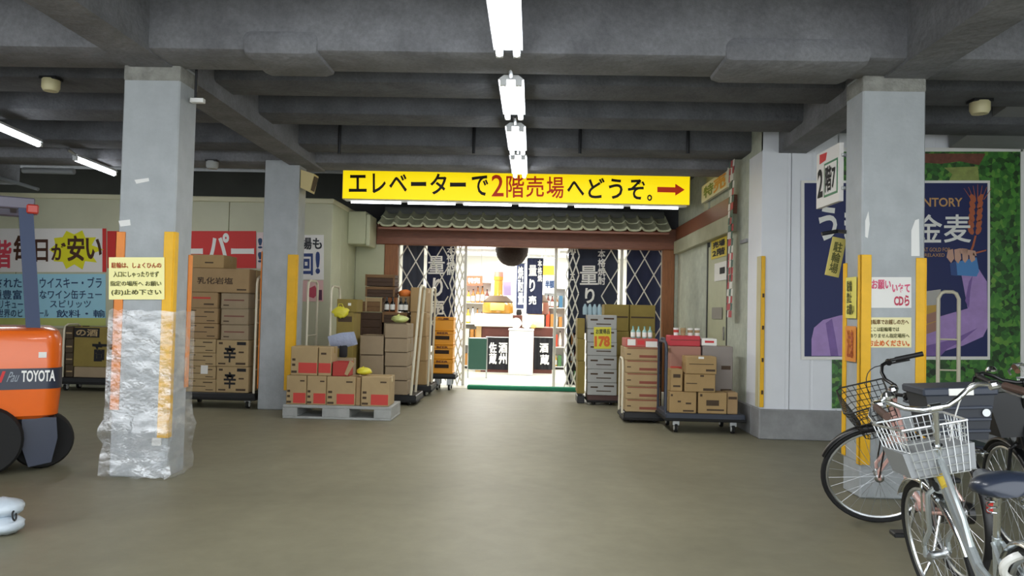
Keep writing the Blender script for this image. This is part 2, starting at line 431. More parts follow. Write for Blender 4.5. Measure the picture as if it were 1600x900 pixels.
for r in range(2):
    for k in range(ncol):
        o = t0 if first else t0.copy()
        if not first: COL.objects.link(o)
        first = False
        s = r*math.hypot(YR-YE, zr-ze)/2
        o.location = (xl+k*tw, YE+s*math.cos(ang), ze+s*math.sin(ang)+.03-r*.012); o.rotation_euler = (ang, 0, 0)
MB().hexa([(xl, YE+.03, ze-.05), (xr, YE+.03, ze-.05), (xr, YE+.03, ze-.01), (xl, YE+.03, ze-.01)], [(xl, YR+.1, zr-.03), (xr, YR+.1, zr-.03), (xr, YR+.1, zr), (xl, YR+.1, zr)]).build('roof_board', M_WOOD, roof)
# ridge piece: dark flashing
MB().box(xl, xr, YR-.05, YR+.2, zr-.02, zr+.12, .02).build('ridge_flashing', mat('flashing', '#4a4d4c', .5), roof)

# green entrance mat / step edge
mt = MB(); a = G(728, 610); b = G(902, 613)
mt.box(a.x, b.x, 14.75, 14.95, 0.0, .075, .02)
tag(mt.build('entrance_step', mat('green_carpet', '#2f8a68', .9, noise=(40, .1), bump=(120, .3))), 'low green carpet covered step across the shop entrance', 'step')
# ================================================================== LIGHTS
M_TUBE = mat('fluorescent_tube', '#f4f8ff', .4, emit=('#f3f8ff', 14.0))
M_TUBE2 = mat('fluorescent_tube_small', '#f4f8ff', .4, emit=('#f3f8ff', 7.0))
M_HOUS = mat('fixture_white', '#dfe1e2', .4)
def area(name, parent, loc, rot, sx, sy, watts, col=(1, .98, .93)):
    l = bpy.data.lights.new(name, 'AREA'); l.shape = 'RECTANGLE'; l.size = sx; l.size_y = sy; l.energy = watts; l.color = col
    o = bpy.data.objects.new(name, l); COL.objects.link(o); o.parent = parent
    o.location = wm(parent).inverted() @ Vector(loc); o.rotation_euler = rot; return o
def fixture(label, p0, p1, two=True, watts=TUBE_W, ceil=3.72, rods=None):
    p0 = Vector(p0); p1 = Vector(p1); d = (p1-p0).normalized(); s = Vector((d.y, -d.x, 0)); mid = (p0+p1)/2; up = Vector((0, 0, 1))
    t = thing('fluorescent_light', label, 'light', (mid.x, mid.y, p0.z))
    hw = .115 if two else .045
    a = p0-d*.03; b = p1+d*.03
    def sec(p, w, z0, z1): return [p-s*w+up*z0, p+s*w+up*z0, p+s*(w*.55)+up*z1, p-s*(w*.55)+up*z1]
    MB().hexa(sec(a, hw, .035, .075), sec(b, hw, .035, .075)).build('housing', M_HOUS, t)
    for k in ((-1, 1) if two else (0,)):
        MB().cyl(p0+s*(k*.068), p1+s*(k*.068), .026 if two else .03, n=12).build('tube', M_TUBE, t)
        for q, e in ((p0, -1), (p1, 1)):
            MB().box(q.x+s.x*k*.068-.028, q.x+s.x*k*.068+.028, q.y-.025+e*.02, q.y+.025+e*.02, q.z-.022, q.z+.04, .004).build('lamp_holder', M_HOUS, t)
    if rods: 
        for f in rods:
            q = a.lerp(b, f); MB().cyl(q+up*.07, Vector((q.x, q.y, ceil)), .006, n=6).build('hanger', M_STEEL, t)
    MB().cyl(p0+d*.0+up*.055, p0-d*.24+up*.09, .02, n=8).build('junction', M_STEEL, t)
    ang = math.atan2(d.x, d.y)
    area('lamp', t, mid-up*.03, (0, 0, -ang), .16 if two else .06, (p1-p0).length, watts)
    return t
ZL = 3.52
xl0 = -.235
lab = ('nearest of the twin tube ceiling lights, cut by the top edge of the photo', 'second twin tube ceiling light from the camera, just behind the first beam', 'third twin tube ceiling light from the camera', 'farthest twin tube ceiling light, its end overlapping the yellow sign')
for (y0, y1), lb in zip(((4.65, 5.95), (6.76, 7.92), (8.47, 9.71), (10.03, 11.38)), lab):
    fixture(lb, (xl0, y0, ZL), (xl0, y1, ZL), ceil={4.65: 3.74, 6.76: 3.9, 8.47: 3.72, 10.03: 3.7}[y0], rods=(.3, .7) if y0 > 6 else None)
a = G(-45, 181, ZL); b = G(60, 226, ZL); fixture('bright bare tube light at far left edge above the forklift', a, b, False, TUBE_W*.6)
a = G(119, 249, ZL); b = G(178, 272, ZL); fixture('bright bare tube light meeting the left column near its top', a, b, False, TUBE_W*.6)
# behind the camera the row goes on
fixture('twin tube ceiling light overhead, behind the photo edge', (xl0, 2.2, ZL), (xl0, 3.4, ZL), watts=TUBE_W*.6)

# ================================================================== YELLOW SIGN OVER THE ENTRANCE
YS = 13.0
M_SIGNY = mat('sign_yellow_lit', '#f6dc10', .4, emit=('#ffe20a', .8))
M_SIGNF = mat('sign_frame', '#cfc9a0', .4)
p0 = W(534, 308, YS); p1 = W(1079, 274, YS)
zb = W(806, 316, YS).z; zt_ = W(806, 268, YS).z
sg = thing('lightbox_sign', 'long yellow backlit lightbox sign with black and red Japanese lettering', 'sign', (p0.x, YS, zb))
MB().box(p0.x, p1.x, YS+.01, YS+.3, zb, zt_, .012).build('sign_case', M_SIGNF, sg)
MB().box(p0.x+.012, p1.x-.012, YS-.006, YS+.02, zb+.012, zt_-.010, .004).build('sign_face', M_SIGNY, sg)
M_INKS = mat('sign_ink', '#1b1410', .5); M_REDS = mat('sign_red', '#d8401c', .5, emit=('#d03010', .25))
chars = [('エ', 545, 573, 273, 300, 0), ('レ', 582, 603, 271, 302, 0), ('ベ', 608, 636, 272, 300, 0), ('ー', 642, 666, 284, 291, 0), ('タ', 672, 698, 271, 304, 0), ('ー', 703, 728, 285, 292, 0), ('で', 737, 763, 274, 306, 0),
         ('2', 768, 787, 273, 307, 1), ('階', 791, 819, 274, 309, 1), ('売', 822, 850, 275, 308, 1), ('場', 854, 881, 276, 310, 1), ('へ', 886, 913, 283, 306, 0), ('ど', 919, 945, 278, 310, 0), ('う', 951, 973, 279, 311, 0), ('ぞ', 981, 1008, 280, 312, 0), ('。', 1011, 1019, 304, 314, 0)]
for c, u0, u1, v0, v1, r in chars: chars_px(sg, M_REDS if r else M_INKS, YS-.008, [(c, u0, u1, v0, v1)], .012 if r else .02)
ar = MB(); poly_px(ar, [(1027, 292), (1055, 292.6), (1055, 287), (1070, 296.5), (1055, 306), (1055, 301), (1027, 300.4)], YS-.008); ar.build('arrow', M_REDS, sg, smooth=False, recalc=False)
segs = ((548, 626), (637, 711), (724, 799), (811, 886), (898, 974), (986, 1060))
for k, (u0, u1) in enumerate(segs):
    a = W(u0, 317+(u0-548)*.0135, YS+.02); b = W(u1, 317+(u1-548)*.0135, YS+.02)
    z = zb-.045
    MB().cyl((a.x, YS+.05, z), (b.x, YS+.05, z), .017, n=10).build('under_tube', M_TUBE2, sg)
MB().box(p0.x+.05, p1.x-.05, YS+.02, YS+.16, zb-.02, zb+.005).build('under_tray', M_HOUS, sg)
area('lamp', sg, ((p0.x+p1.x)/2, YS+.12, zb-.09), (math.radians(20), 0, 0), 5.2, .1, 26)
for u in (560, 690, 920, 1050):
    a = W(u, 300, YS+.15); MB().cyl((a.x, YS+.15, zt_), (a.x, YS+.15, 4.36), .012, n=6).build('hanger', M_BLACKP, sg)

# ================================================================== SMALL CEILING DEVICES
def device(name, label, cat, u0, u1, v0, v1, z, m, m2=M_BLACKP):
    c = G((u0+u1)/2, v0, z); hw = (W(u1, v0, c.y).x-W(u0, v0, c.y).x)/2; h = (v1-v0)/1200*c.y
    t = thing(name, label, cat, (c.x, c.y, z-h-.02))
    MB().box(c.x-hw*1.02, c.x+hw*1.02, c.y-hw*.8, c.y+hw*.8, z-.03, z+.0, .004).build('base', m2, t)
    MB().lathe([(hw*.95, 0), (hw, -.01), (hw, -h*.7), (hw*.8, -h)], (c.x, c.y, z-.02), n=16).build('cover', m, t)
M_IVORY = mat('ivory_plastic', '#d8d0a4', .45)
device('smoke_detector', 'yellowed ceiling detector at upper left, left of the near column', 'detector', 67, 93, 121, 140, 3.72, M_IVORY)
device('smoke_detector', 'small grey ceiling detector between the two left columns', 'detector', 323, 341, 250, 262, 3.61, mat('grey_plastic', '#a8aaa8', .5))
device('smoke_detector', 'ivory ceiling detector right of the right column', 'detector', 1516, 1546, 156, 175, 3.72, M_IVORY)
p = W(308, 157, 6.75)
t = thing('pipe_clamp', 'white metal clamp fixed to the beam just right of the near left column', 'clamp', (p.x, p.y, p.z))
MB().box(p.x-.06, p.x+.06, 6.73, 6.79, p.z-.02, p.z+.02, .004).build('plate', M_WHITE, t); MB().cyl((p.x-.02, 6.76, p.z+.01), (p.x-.02, 6.76, 3.62), .012, n=8).build('rod', M_BLACKP, t)
p = W(1584, 196, 9.0); q = W(1640, 160, 9.0)
t = thing('ceiling_unit', 'white ceiling hung metal box at the right edge of the photo', 'box', ((p.x+q.x)/2, 9.2, p.z))
MB().box(p.x, q.x, 9.0, 9.4, p.z, q.z, .015).build('case', M_WHITE, t); MB().box(p.x-.01, q.x, 8.99, 9.41, p.z-.03, p.z+.01, .006).build('trim', M_WHITE, t)
for x in (p.x+.06, q.x-.06): MB().cyl((x, 9.2, q.z), (x, 9.2, 4.36), .01, n=6).build('hanger', M_STEEL, t)
# speaker box on the second left column
p = W(470, 300, 11.15); q = W(492, 266, 11.15)
t = thing('speaker', 'beige wedge shaped loudspeaker high on the farther left column', 'speaker', (p.x, 11.2, p.z))
MB().hexa([(p.x, 11.12, p.z+.06), (q.x-.06, 11.12, p.z), (q.x-.06, 11.36, p.z), (p.x, 11.36, p.z+.06)], [(p.x, 11.12, q.z), (q.x, 11.12, q.z-.06), (q.x, 11.36, q.z-.06), (p.x, 11.36, q.z)]).build('case', mat('beige_plastic', '#cfbd86', .5), t)
MB().hexa([(q.x-.058, 11.15, p.z+.03), (q.x-.05, 11.15, p.z+.03), (q.x-.05, 11.33, p.z+.03), (q.x-.058, 11.33, p.z+.03)], [(q.x-.012, 11.15, q.z-.09), (q.x+.006, 11.15, q.z-.09), (q.x+.006, 11.33, q.z-.09), (q.x-.012, 11.33, q.z-.09)]).build('grille', M_INKB, t)
# air handler on the left side wall
p = W(557, 383, 14.75); q = W(583, 333, 14.75)
t = thing('wall_cabinet', 'pale green metal box mounted high beside the tiled canopy', 'cabinet', (q.x, 15, p.z))
MB().box(xe, q.x-.08, 14.5, 15.1, p.z, q.z, .015).build('case', M_CREAM2, t); MB().box(q.x-.075, q.x, 14.5, 15.1, p.z-.03, q.z-.06, .012).build('door', M_CREAM2, t)
# ceiling pipes at the far left and hangers above the entrance
def pipe(label, pts, r, m=M_STEEL): return tag(MB().tube(pts, r, 8).build('ceiling_pipe', m), label, 'pipe')
pipe('long grey pipe running level under the ceiling at far left', [W(36, 266, 12.3), W(116, 268, 12.3)], .05, mat('pipe_grey', '#8b8f90', .5))
pipe('thin sloping grey pipe above the cream partition at far left', [W(-20, 272, 12.9), W(60, 296, 12.9)], .03, mat('pipe_grey', '#8b8f90', .5))
for u, lb in ((530, 'leftmost'), (740, 'second from the left'), (906, 'third from the left'), (1075, 'rightmost')):
    a = W(u, 238, 10.2); tag(MB().cyl((a.x, 10.2, a.z-.02), (a.x, 10.2, a.z+.55), .022, n=8).build('hanger_rod', M_BLACKP), lb+' of the dark upright rods on the beam above the yellow sign', 'rod', 'rods on the last beam')

# ================================================================== LEFT WALL BANNERS (cloth sheets pinned to the partition)
YN = YB-.012
M_BWHITE = mat('banner_white', '#e9e6e2', .6); M_BBLUE = mat('banner_blue', '#9fd3e6', .6); M_BRED = mat('banner_red', '#d2322f', .6); M_STAR = mat('banner_yellow', '#e6e020', .6); M_BPINK = mat('banner_pink', '#d94a5a', .6); M_BGRN = mat('banner_green', '#b9c06e', .6); M_BINK = mat('banner_ink', '#4a2a18', .6); M_BNAVY = mat('banner_navy', '#24416a', .6)
t = thing('banner', 'white wall banner with yellow starburst and dark brush lettering', 'banner', W(70, 425, YN))
sheet_px(MB(), -120, 164, 357, 425, YN).build('cloth', M_BWHITE, t)
sheet_px(MB(), 160, 166, 357, 425, YN-.002).build('edge', M_BRED, t)
cx, cy = 116, 390; st = []
for k in range(20):
    an = 2*PI*k/20; r = (46 if k % 2 == 0 else 27)*(1+.15*math.sin(k*3)); st.append((cx+r*math.cos(an), cy+r*.78*math.sin(an)))
poly_px(MB(), st, YN-.003).build('starburst', M_STAR, t, smooth=False, recalc=False)
chars_px(t, M_BINK, YN-.005, (('毎', 21, 49, 368, 410), ('日', 55, 75, 374, 409), ('が', 80, 103, 379, 407), ('安', 105, 132, 368, 408), ('い', 134, 159, 372, 405)), .03)
chars_px(t, M_BPINK, YN-.005, (('2', -46, -18, 375, 419), ('階', -14, 18, 375, 419)), .03)
t = thing('banner', 'light blue wall banner listing drinks in dark blue lettering', 'banner', W(70, 505, YN))
sheet_px(MB(), -120, 165, 428, 497, YN).build('cloth', M_BBLUE, t); sheet_px(MB(), -120, 165, 497, 509, YN).build('hem', M_BGRN, t)
mb = MB()
for s, u0, u1, v0, v1 in (('厳選された', -40, 34, 434, 450), ('ウイスキー・ブラ', 62, 159, 433, 450), ('品種豊富', -28, 34, 453, 468), ('なワイン缶チュー', 62, 159, 453, 467), ('リキュー', -1, 36, 469, 482), ('スピリッツ', 78, 142, 469, 481), ('世界のビ', -4, 36, 483, 496), ('ール', 62, 76, 484, 495), ('飲料・輸', 88, 164, 484, 496)): text_px(mb, s, u0, u1, v0, v1, YN-.005, .012)
mb.build('lettering', M_BNAVY, t, smooth=False, recalc=False)
t = thing('banner', 'red wall banner with white lettering behind the tall loaded trolley', 'banner', W(340, 418, YN))
sheet_px(MB(), 167.5, 400, 361, 419, YN).build('cloth', M_BRED, t)
chars_px(t, M_INKW, YN-.005, (('ス', 180, 225, 366, 412), ('ー', 285, 317, 388, 397), ('パ', 323, 358, 364, 412), ('ー', 361, 397, 388, 397)), .03)
t = thing('poster', 'narrow white and pink strip poster between red banner and column', 'poster', W(406, 420, YN)); sheet_px(MB(), 401, 412, 363, 420, YN-.001).build('paper', mat('pale_pink_paper', '#e3cfcf', .6), t)
mb = MB(); text_px(mb, '!\n!', 403, 410, 372, 410, YN-.006, .02); mb.build('lettering', M_BNAVY, t, smooth=False, recalc=False)
# posters right of the second column
t = thing('poster', 'white poster with navy characters and exclamation mark on cream wall', 'poster', W(490, 437, YN))
sheet_px(MB(), 466, 506, 367, 437, YN).build('paper', M_BWHITE, t)
mb = MB(); text_px(mb, '場も', 470, 503, 371, 390, YN-.005, .03); mb.build('lettering', mat('poster_black', '#20242c', .6), t, smooth=False, recalc=False)
chars_px(t, mat('poster_navy', '#2c3f77', .6), YN-.005, (('回', 468, 489, 396, 430), ('!', 493, 500, 393, 428)), .04)
t = thing('poster', 'pink picture poster just below the white exclamation poster', 'poster', W(490, 470, YN))
sheet_px(MB(), 466, 505, 438, 471, YN).build('paper', mat('pink_paper', '#dcb3b0', .6), t)
mb = MB(); poly_px(mb, [(480, 452), (492, 446), (498, 458), (490, 466), (481, 463)], YN-.003); mb.build('print', mat('poster_red', '#b9485c', .6), t, smooth=False, recalc=False)
mb = MB(); rect_px(mb, 494, 503, 453, 469, YN-.004); mb.build('print', mat('poster_plum', '#5a2f4a', .6), t, smooth=False, recalc=False)

# ================================================================== COLUMN GUARDS, NOTICES
def guard_px(parent, u0, u1, v0, v1, Y, m, side, depth=.06, m2=None, xe=0.):
    """angle guard on a column corner: front leaf, and a leaf round the side (side=-1 left, +1 right)"""
    a = W(u0, v1, Y); b = W(u1, v0, Y); t = .012; w = (u1-u0)/1200*Y
    if side < 0: a.x, b.x = xe-t, xe+w-t
    else: a.x, b.x = xe-w, xe
    mb = MB(); mb.box(a.x, b.x, Y-t, Y+.001, a.z, b.z, .004)
    xs = a.x if side < 0 else b.x
    mb.cur = 1; mb.box(xs if side < 0 else xs+.0005, xs+t if side > 0 else xs+t-.0005, Y-t, Y+depth, a.z, b.z, .004)
    return mb.build('corner_guard', [m, m2 or m], parent)
def xcol(c): pass
YC = 6.58
guard_px(CL1, 166, 181, 362, 640, YC, M_ORG, -1, .07, mat('guard_orange_shaded', '#d8602c', .5), xe=-3.625)  # side leaf in darker red-orange: its shading is put into the colour
g = guard_px(CL1, 247, 263, 362, 684, YC, M_YEL, 1, xe=-3.125)
a = W(238, 696, YC); b = W(253, 684, YC); MB().box(a.x, b.x, YC-.016, YC, a.z, b.z, .003).build('guard_tip', M_WHITE, g)
a = W(270, 600, 6.92)
MB().box(-3.126, -3.112, 6.86, 6.93, .75, 1.95, .004).build('corner_guard', M_ORG, CL1)
guard_px(CL2, 456, 470, 398, 610, 11.1, M_YEL, 1, xe=_b)
MB().box(_a-.012, _a, 11.09, 11.17, .3, 2.3, .004).build('corner_guard', M_ORG, CL2)
guard_px(CR1, 1339, 1356, 398, 726, YC, M_YEL, -1, .05, xe=2.78)
MB().box(2.767, 2.781, 6.87, 6.94, .3, 2.0, .004).build('corner_guard', M_YEL, CR1)
guard_px(CR1, 1426, 1440, 403, 700, YC, M_YEL, 1, xe=3.31)
# guard on the corner of the white block
a = W(1178, 636, YW-.02); b = W(1196, 400, YW-.02)
t = thing('corner_guard', 'tall yellow corner guard at the left end of the white wall', 'guard', (XS, YW-.02, a.z))
MB().box(XS-.005, b.x, YW-.03, YW-.002, a.z, b.z, .006).build('front_leaf', M_YEL, t); MB().box(XS-.02, XS-.004, YW-.03, YW+.12, a.z, b.z, .006).build('side_leaf', mat('guard_pale', '#c9bf95', .5), t)
for k, z in enumerate((.55, .95, 1.35, 1.75)): MB().box((XS+b.x)/2-.012, (XS+b.x)/2+.012, YW-.034, YW-.028, z, z+.05).build('bolt', M_INKB, t)
# cloudy adhesive marks on columns
def notice(name, label, u0, u1, v0, v1, Y, m, lines, cat='notice', th=.003):
    t = thing(name, label, cat, W((u0+u1)/2, v1, Y)); sheet_px(MB(), u0, u1, v0, v1, Y, th).build('paper', m, t)
    by = {}
    for s, a0, a1, b0, b1, mm, wt in lines:
        by.setdefault(mm.name, (MB(), mm)); text_px(by[mm.name][0], s, a0, a1, b0, b1, Y-.003, wt)
    for mb, mm in by.values(): mb.build('lettering', mm, t, smooth=False, recalc=False)
    return t
M_NINK = mat('notice_red_ink', '#b4562c', .6); M_NBLK = mat('notice_ink', '#5a5a28', .6); M_FILMP = mat('filmed_yellow_paper', '#efe78a', .12, coat=.6, bump=(9, .25))
notice('notice', 'yellow four line notice taped across the near left column', 170, 257, 402, 468, YC-.022, M_FILMP,
       [('駐輪は、しょくひんの', 174, 252, 410, 419, M_NINK, .03), ('入口にしゃったりせず', 177, 248, 424, 433, M_NBLK, .02), ('指定の場所へ お願い', 172, 252, 439, 447, M_NBLK, .02), ('(お)止め下さい', 174, 252, 452, 462, M_NBLK, .03)])
notice('notice', 'white notice with pink red lettering on the right column', 1358, 1424, 433, 481, YC-.006, M_PAPER,
       [('お願い', 1362, 1392, 437, 452, mat('pink_ink', '#d9587c', .6), .03), ('いねて', 1394, 1422, 443, 457, mat('pink_ink', '#d9587c', .6), .04), ('CDら', 1397, 1421, 461, 478, mat('crimson_ink', '#c03a55', .6), .04)])
notice('notice', 'pale yellow notice with orange bottom line on the right column', 1354, 1424, 496, 543, YC-.006, mat('pale_yellow_paper', '#efe6b0', .4),
       [('自転車でお越しの方へ', 1358, 1420, 499, 507, mat('olive_ink', '#7a5a2a', .6), .03), ('ここは駐輪場では', 1359, 1405, 511, 518, M_NBLK, .02), ('ありません指定場所へ', 1359, 1421, 521, 528, M_NBLK, .02), ('お止めください。', 1357, 1421, 531, 541, mat('orange_ink', '#e06a20', .6), .04)])
# blank white tape patches on the right column face and left column face
def patch(label, pts, Y, m=M_WHITE): 
    P = [W(u, v, Y) for u, v in pts]; return tag(MB().prism(P, (0, .003, 0)).build('tape_scrap', m), label, 'tape')
patch('oval white tape scrap above the right yellow guard of right column', [(1424, 400), (1424, 360), (1430, 344), (1436, 342), (1437, 400)], YC-.004)
patch('narrow white tape scrap on left part of the right column', [(1352, 345), (1357, 330), (1359, 350), (1356, 372), (1352, 370)], YC-.004)
patch('torn white tape scrap on near left column above the notice', [(185, 345), (203, 343), (204, 352), (188, 354)], YC-.004)
patch('curled white tape scrap on near left column beside upper tube light', [(210, 281), (232, 278), (233, 283), (213, 287)], YC-.004)
# side notices of the right column (left face)
def side_notice(label, u0, u1, v0, v1, X, m, lines, name='notice', cat='notice', t=.003, ref=None):
    a = WX(u0, v1, X); b = WX(u1, v0, X); 
    if ref: a.y, b.y = ref
    z0 = a.z; z1 = b.z
    o = thing(name, label, cat, (X, (a.y+b.y)/2, z0)); MB().box(X, X+t, b.y, a.y, z0, z1).build('paper', m, o)
    by = {}
    for s, f0, f1, g0, g1, mm, wt in lines:
        by.setdefault(mm.name, (MB(), mm)); yy0 = a.y+(b.y-a.y)*f0; yy1 = a.y+(b.y-a.y)*f1; zz0 = z1+(z0-z1)*g1; zz1 = z1+(z0-z1)*g0
        put_text(by[mm.name][0], s, (X-.003, yy0, zz0), (0, yy1-yy0, 0), (0, 0, zz1-zz0), wt)
    for mb, mm in by.values(): mb.build('lettering', mm, o, smooth=False, recalc=False)
    return o
side_notice('yellow paper strip with dark lines on the right column side', 1312, 1340, 432, 497, 2.762, M_YPAPER, [('駐輪\n禁止\nお願い', .15, .85, .08, .92, M_NBLK, .02)], ref=(6.86, 6.64))
side_notice('orange paper strip low on the right column side', 1312, 1340, 510, 562, 2.762, mat('orange_paper', '#e6923c', .5), [('注意', .2, .8, .1, .9, M_NINK, .02)], ref=(6.86, 6.64))
# hanging shop sign beside the right column
X = 2.73; o = side_notice('white hanging sign with large black 2 and green framed characters', 1280, 1325, 215, 325, X, M_BWHITE, [('2', .06, .3, .3, .82, M_INK, .03), ], name='hanging_sign', cat='sign', t=.04, ref=(7.5, 6.95))
zc = o.location.z
MB().box(X-.004, X, 6.98, 7.3, zc+.08, zc+.40).build('green_frame', mat('sign_green', '#3f7f5a', .5), o)
MB().box(X-.005, X-.001, 7.0, 7.28, zc+.10, zc+.38).build('frame_field', M_BWHITE, o)
mb = MB(); put_text(mb, '階7', (X-.008, 7.26, zc+.12), (0, -.24, 0), (0, 0, .24), .02); mb.build('lettering', M_INK, o, smooth=False, recalc=False)
MB().prism([(X-.003, 7.42, zc+.42), (X-.003, 7.42, zc+.51), (X-.003, 7.24, zc+.50), (X-.003, 7.27, zc+.43)], (.003, 0, 0)).build('red_flag', M_RED, o)
for z in (zc+.1, zc+.4): MB().box(X+.02, 2.83, 6.925, 6.975, z, z+.03, .004).build('bracket', M_STEEL, o)
# small tilted yellow tag hanging on a dark bracket
p = W(1306, 400, 7.1)
t = thing('hanging_tag', 'small tilted yellow tag on dark bracket left of right column', 'tag', (p.x, 7.1, p.z-.18))
mb = MB(); mb.X = Matrix.Translation(p) @ Matrix.Rotation(math.radians(11), 4, 'Y'); mb.box(-.065, .065, -.004, .004, -.19, .17, .003); mb.build('paper', mat('tag_yellow', '#cfc06a', .5), t)
mb = MB(); mb.X = Matrix.Translation(p) @ Matrix.Rotation(math.radians(11), 4, 'Y'); put_text(mb, '駐\n輪\n場', (-.04, -.007, -.16), (.08, 0, 0), (0, 0, .29), .02); mb.build('lettering', M_NBLK, t, smooth=False, recalc=False)
MB().tube([(p.x-.13, 7.1, p.z+.20), (p.x+.02, 7.1, p.z+.23), (2.77, 6.9, p.z+.2)], .018, 8).build('bracket', M_BLACKP, t)

# ================================================================== POSTERS ON THE WHITE WALL
def leaf_material():
    m = bpy.data.materials.new('ivy_print'); m.use_nodes = True; nt = m.node_tree; b = nt.nodes['Principled BSDF']; L = nt.links
    tc = nt.nodes.new('ShaderNodeTexCoord'); v = nt.nodes.new('ShaderNodeTexVoronoi'); v.inputs['Scale'].default_value = 19; L.new(tc.outputs['Object'], v.inputs['Vector'])
    n = nt.nodes.new('ShaderNodeTexNoise'); n.inputs['Scale'].default_value = 3.2; L.new(tc.outputs['Object'], n.inputs['Vector'])
    hs = nt.nodes.new('ShaderNodeSeparateColor'); L.new(v.outputs['Color'], hs.inputs[0])
    ad = nt.nodes.new('ShaderNodeMath'); ad.operation = 'MULTIPLY_ADD'; ad.inputs[1].default_value = .55; L.new(hs.outputs[0], ad.inputs[0])
    mu = nt.nodes.new('ShaderNodeMath'); mu.operation = 'MULTIPLY'; mu.inputs[1].default_value = .62; L.new(n.outputs[0], mu.inputs[0]); L.new(mu.outputs[0], ad.inputs[2])
    r = nt.nodes.new('ShaderNodeValToRGB'); e = r.color_ramp.elements
    e[0].position = .22; e[0].color = hexc('#0f2410'); e[1].position = .92; e[1].color = hexc('#6f9a3e')
    for pos, c in ((.42, '#27501f'), (.6, '#35702a'), (.75, '#4c8a32')):
        x = e.new(pos); x.color = hexc(c)
    L.new(ad.outputs[0], r.inputs[0]); L.new(r.outputs[0], b.inputs['Base Color']); b.inputs['Roughness'].default_value = .4; return m
M_IVY = leaf_material()
Yp1 = YW-.012
t = thing('poster', 'tall poster printed with green ivy leaves on the white wall', 'poster', W(1450, 640, Yp1))
sheet_px(MB(), 1300, 1596, 236, 638, Yp1).build('paper', M_IVY, t)
M_SOIL = mat('print_soil', '#6e3f30', .5, noise=(14, .3)); M_HAY = mat('print_hay', '#8d9a52', .5, noise=(10, .25))
mb = MB(); poly_px(mb, [(1440, 240), (1540, 240), (1530, 258), (1500, 252), (1470, 256), (1440, 254)], Yp1-.002); mb.build('print', M_SOIL, t, smooth=False, recalc=False)
mb = MB(); poly_px(mb, [(1475, 262), (1528, 260), (1530, 282), (1510, 292), (1480, 288), (1488, 272)], Yp1-.002); mb.build('print', M_HAY, t, smooth=False, recalc=False)
for (a0, a1, b0, b1) in ((1296, 1600, 231, 237),): MB().prism([W(a0, b1, Yp1), W(a1, b1, Yp1), W(a1, b0, Yp1), W(a0, b0, Yp1)], (0, -.012, 0)).build('batten', M_WHITE, t)
MB().prism([W(1594, 640, Yp1), W(1600, 640, Yp1), W(1600, 231, Yp1), W(1594, 231, Yp1)], (0, -.012, 0)).build('batten', M_WHITE, t)
Yp2 = YW-.03
M_PNAVY = mat('poster_deep_navy', '#0f1e58', .5); M_LILAC = mat('print_lilac', '#a98ac6', .5, noise=(7, .1)); M_LILAC2 = mat('print_violet', '#7d5fa2', .5, noise=(7, .12)); M_GOLD = mat('print_gold', '#c79a62', .5); M_SKINP = mat('print_skin', '#caa08c', .5); M_CANB = mat('print_can_blue', '#4a86c4', .4); M_WHEAT = mat('print_wheat', '#b3603c', .5); M_BEER = mat('print_beer', '#c9a042', .4); M_FOAM = mat('print_foam', '#b9b6b0', .5)
t = thing('poster', 'navy beer advertising poster with white lettering, wheat ear and lilac sleeves', 'poster', W(1400, 562, Yp2))
sheet_px(MB(), 1252, 1547, 282, 562, Yp2, .006).build('border', M_PAPER, t)
sheet_px(MB(), 1257, 1543, 286, 557, Yp2-.002, .002).build('paper', M_PNAVY, t)
def P2(name, m, *polys, dz=.004):
    mb = MB()
    for q in polys: poly_px(mb, q, Yp2-dz)
    return mb.build(name, m, t, smooth=False, recalc=False)
P2('print', M_LILAC, [(1268, 556), (1268, 530), (1272, 512), (1286, 500), (1312, 493), (1350, 488), (1420, 500), (1440, 520), (1440, 556)], [(1502, 428), (1528, 418), (1542, 440), (1543, 512), (1536, 526), (1505, 540), (1450, 556), (1438, 556), (1438, 512), (1470, 494), (1512, 482)])
P2('print', M_LILAC2, [(1444, 556), (1448, 540), (1490, 530), (1528, 512), (1500, 535), (1480, 545), (1470, 556)], [(1508, 470), (1514, 440), (1520, 430), (1516, 455), (1514, 482)], [(1290, 505), (1300, 498), (1306, 530), (1310, 556), (1298, 556)], dz=.005)
P2('print', M_CANB, [(1491, 410), (1526, 402), (1530, 424), (1526, 432), (1494, 430)], dz=.006)
P2('print', mat('print_can_dark', '#2a4a86', .4), [(1484, 412), (1494, 408), (1496, 431), (1486, 430)], dz=.0065)
P2('print', M_SKINP, [(1479, 402), (1481, 391), (1489, 389), (1491, 404), (1486, 411)], [(1491, 390), (1500, 388), (1502, 404), (1497, 412), (1492, 406)], [(1503, 388), (1512, 389), (1513, 404), (1508, 411), (1504, 406)], [(1514, 391), (1522, 394), (1524, 406), (1518, 410), (1515, 404)], [(1500, 388), (1524, 392), (1526, 400), (1500, 396)], dz=.007)
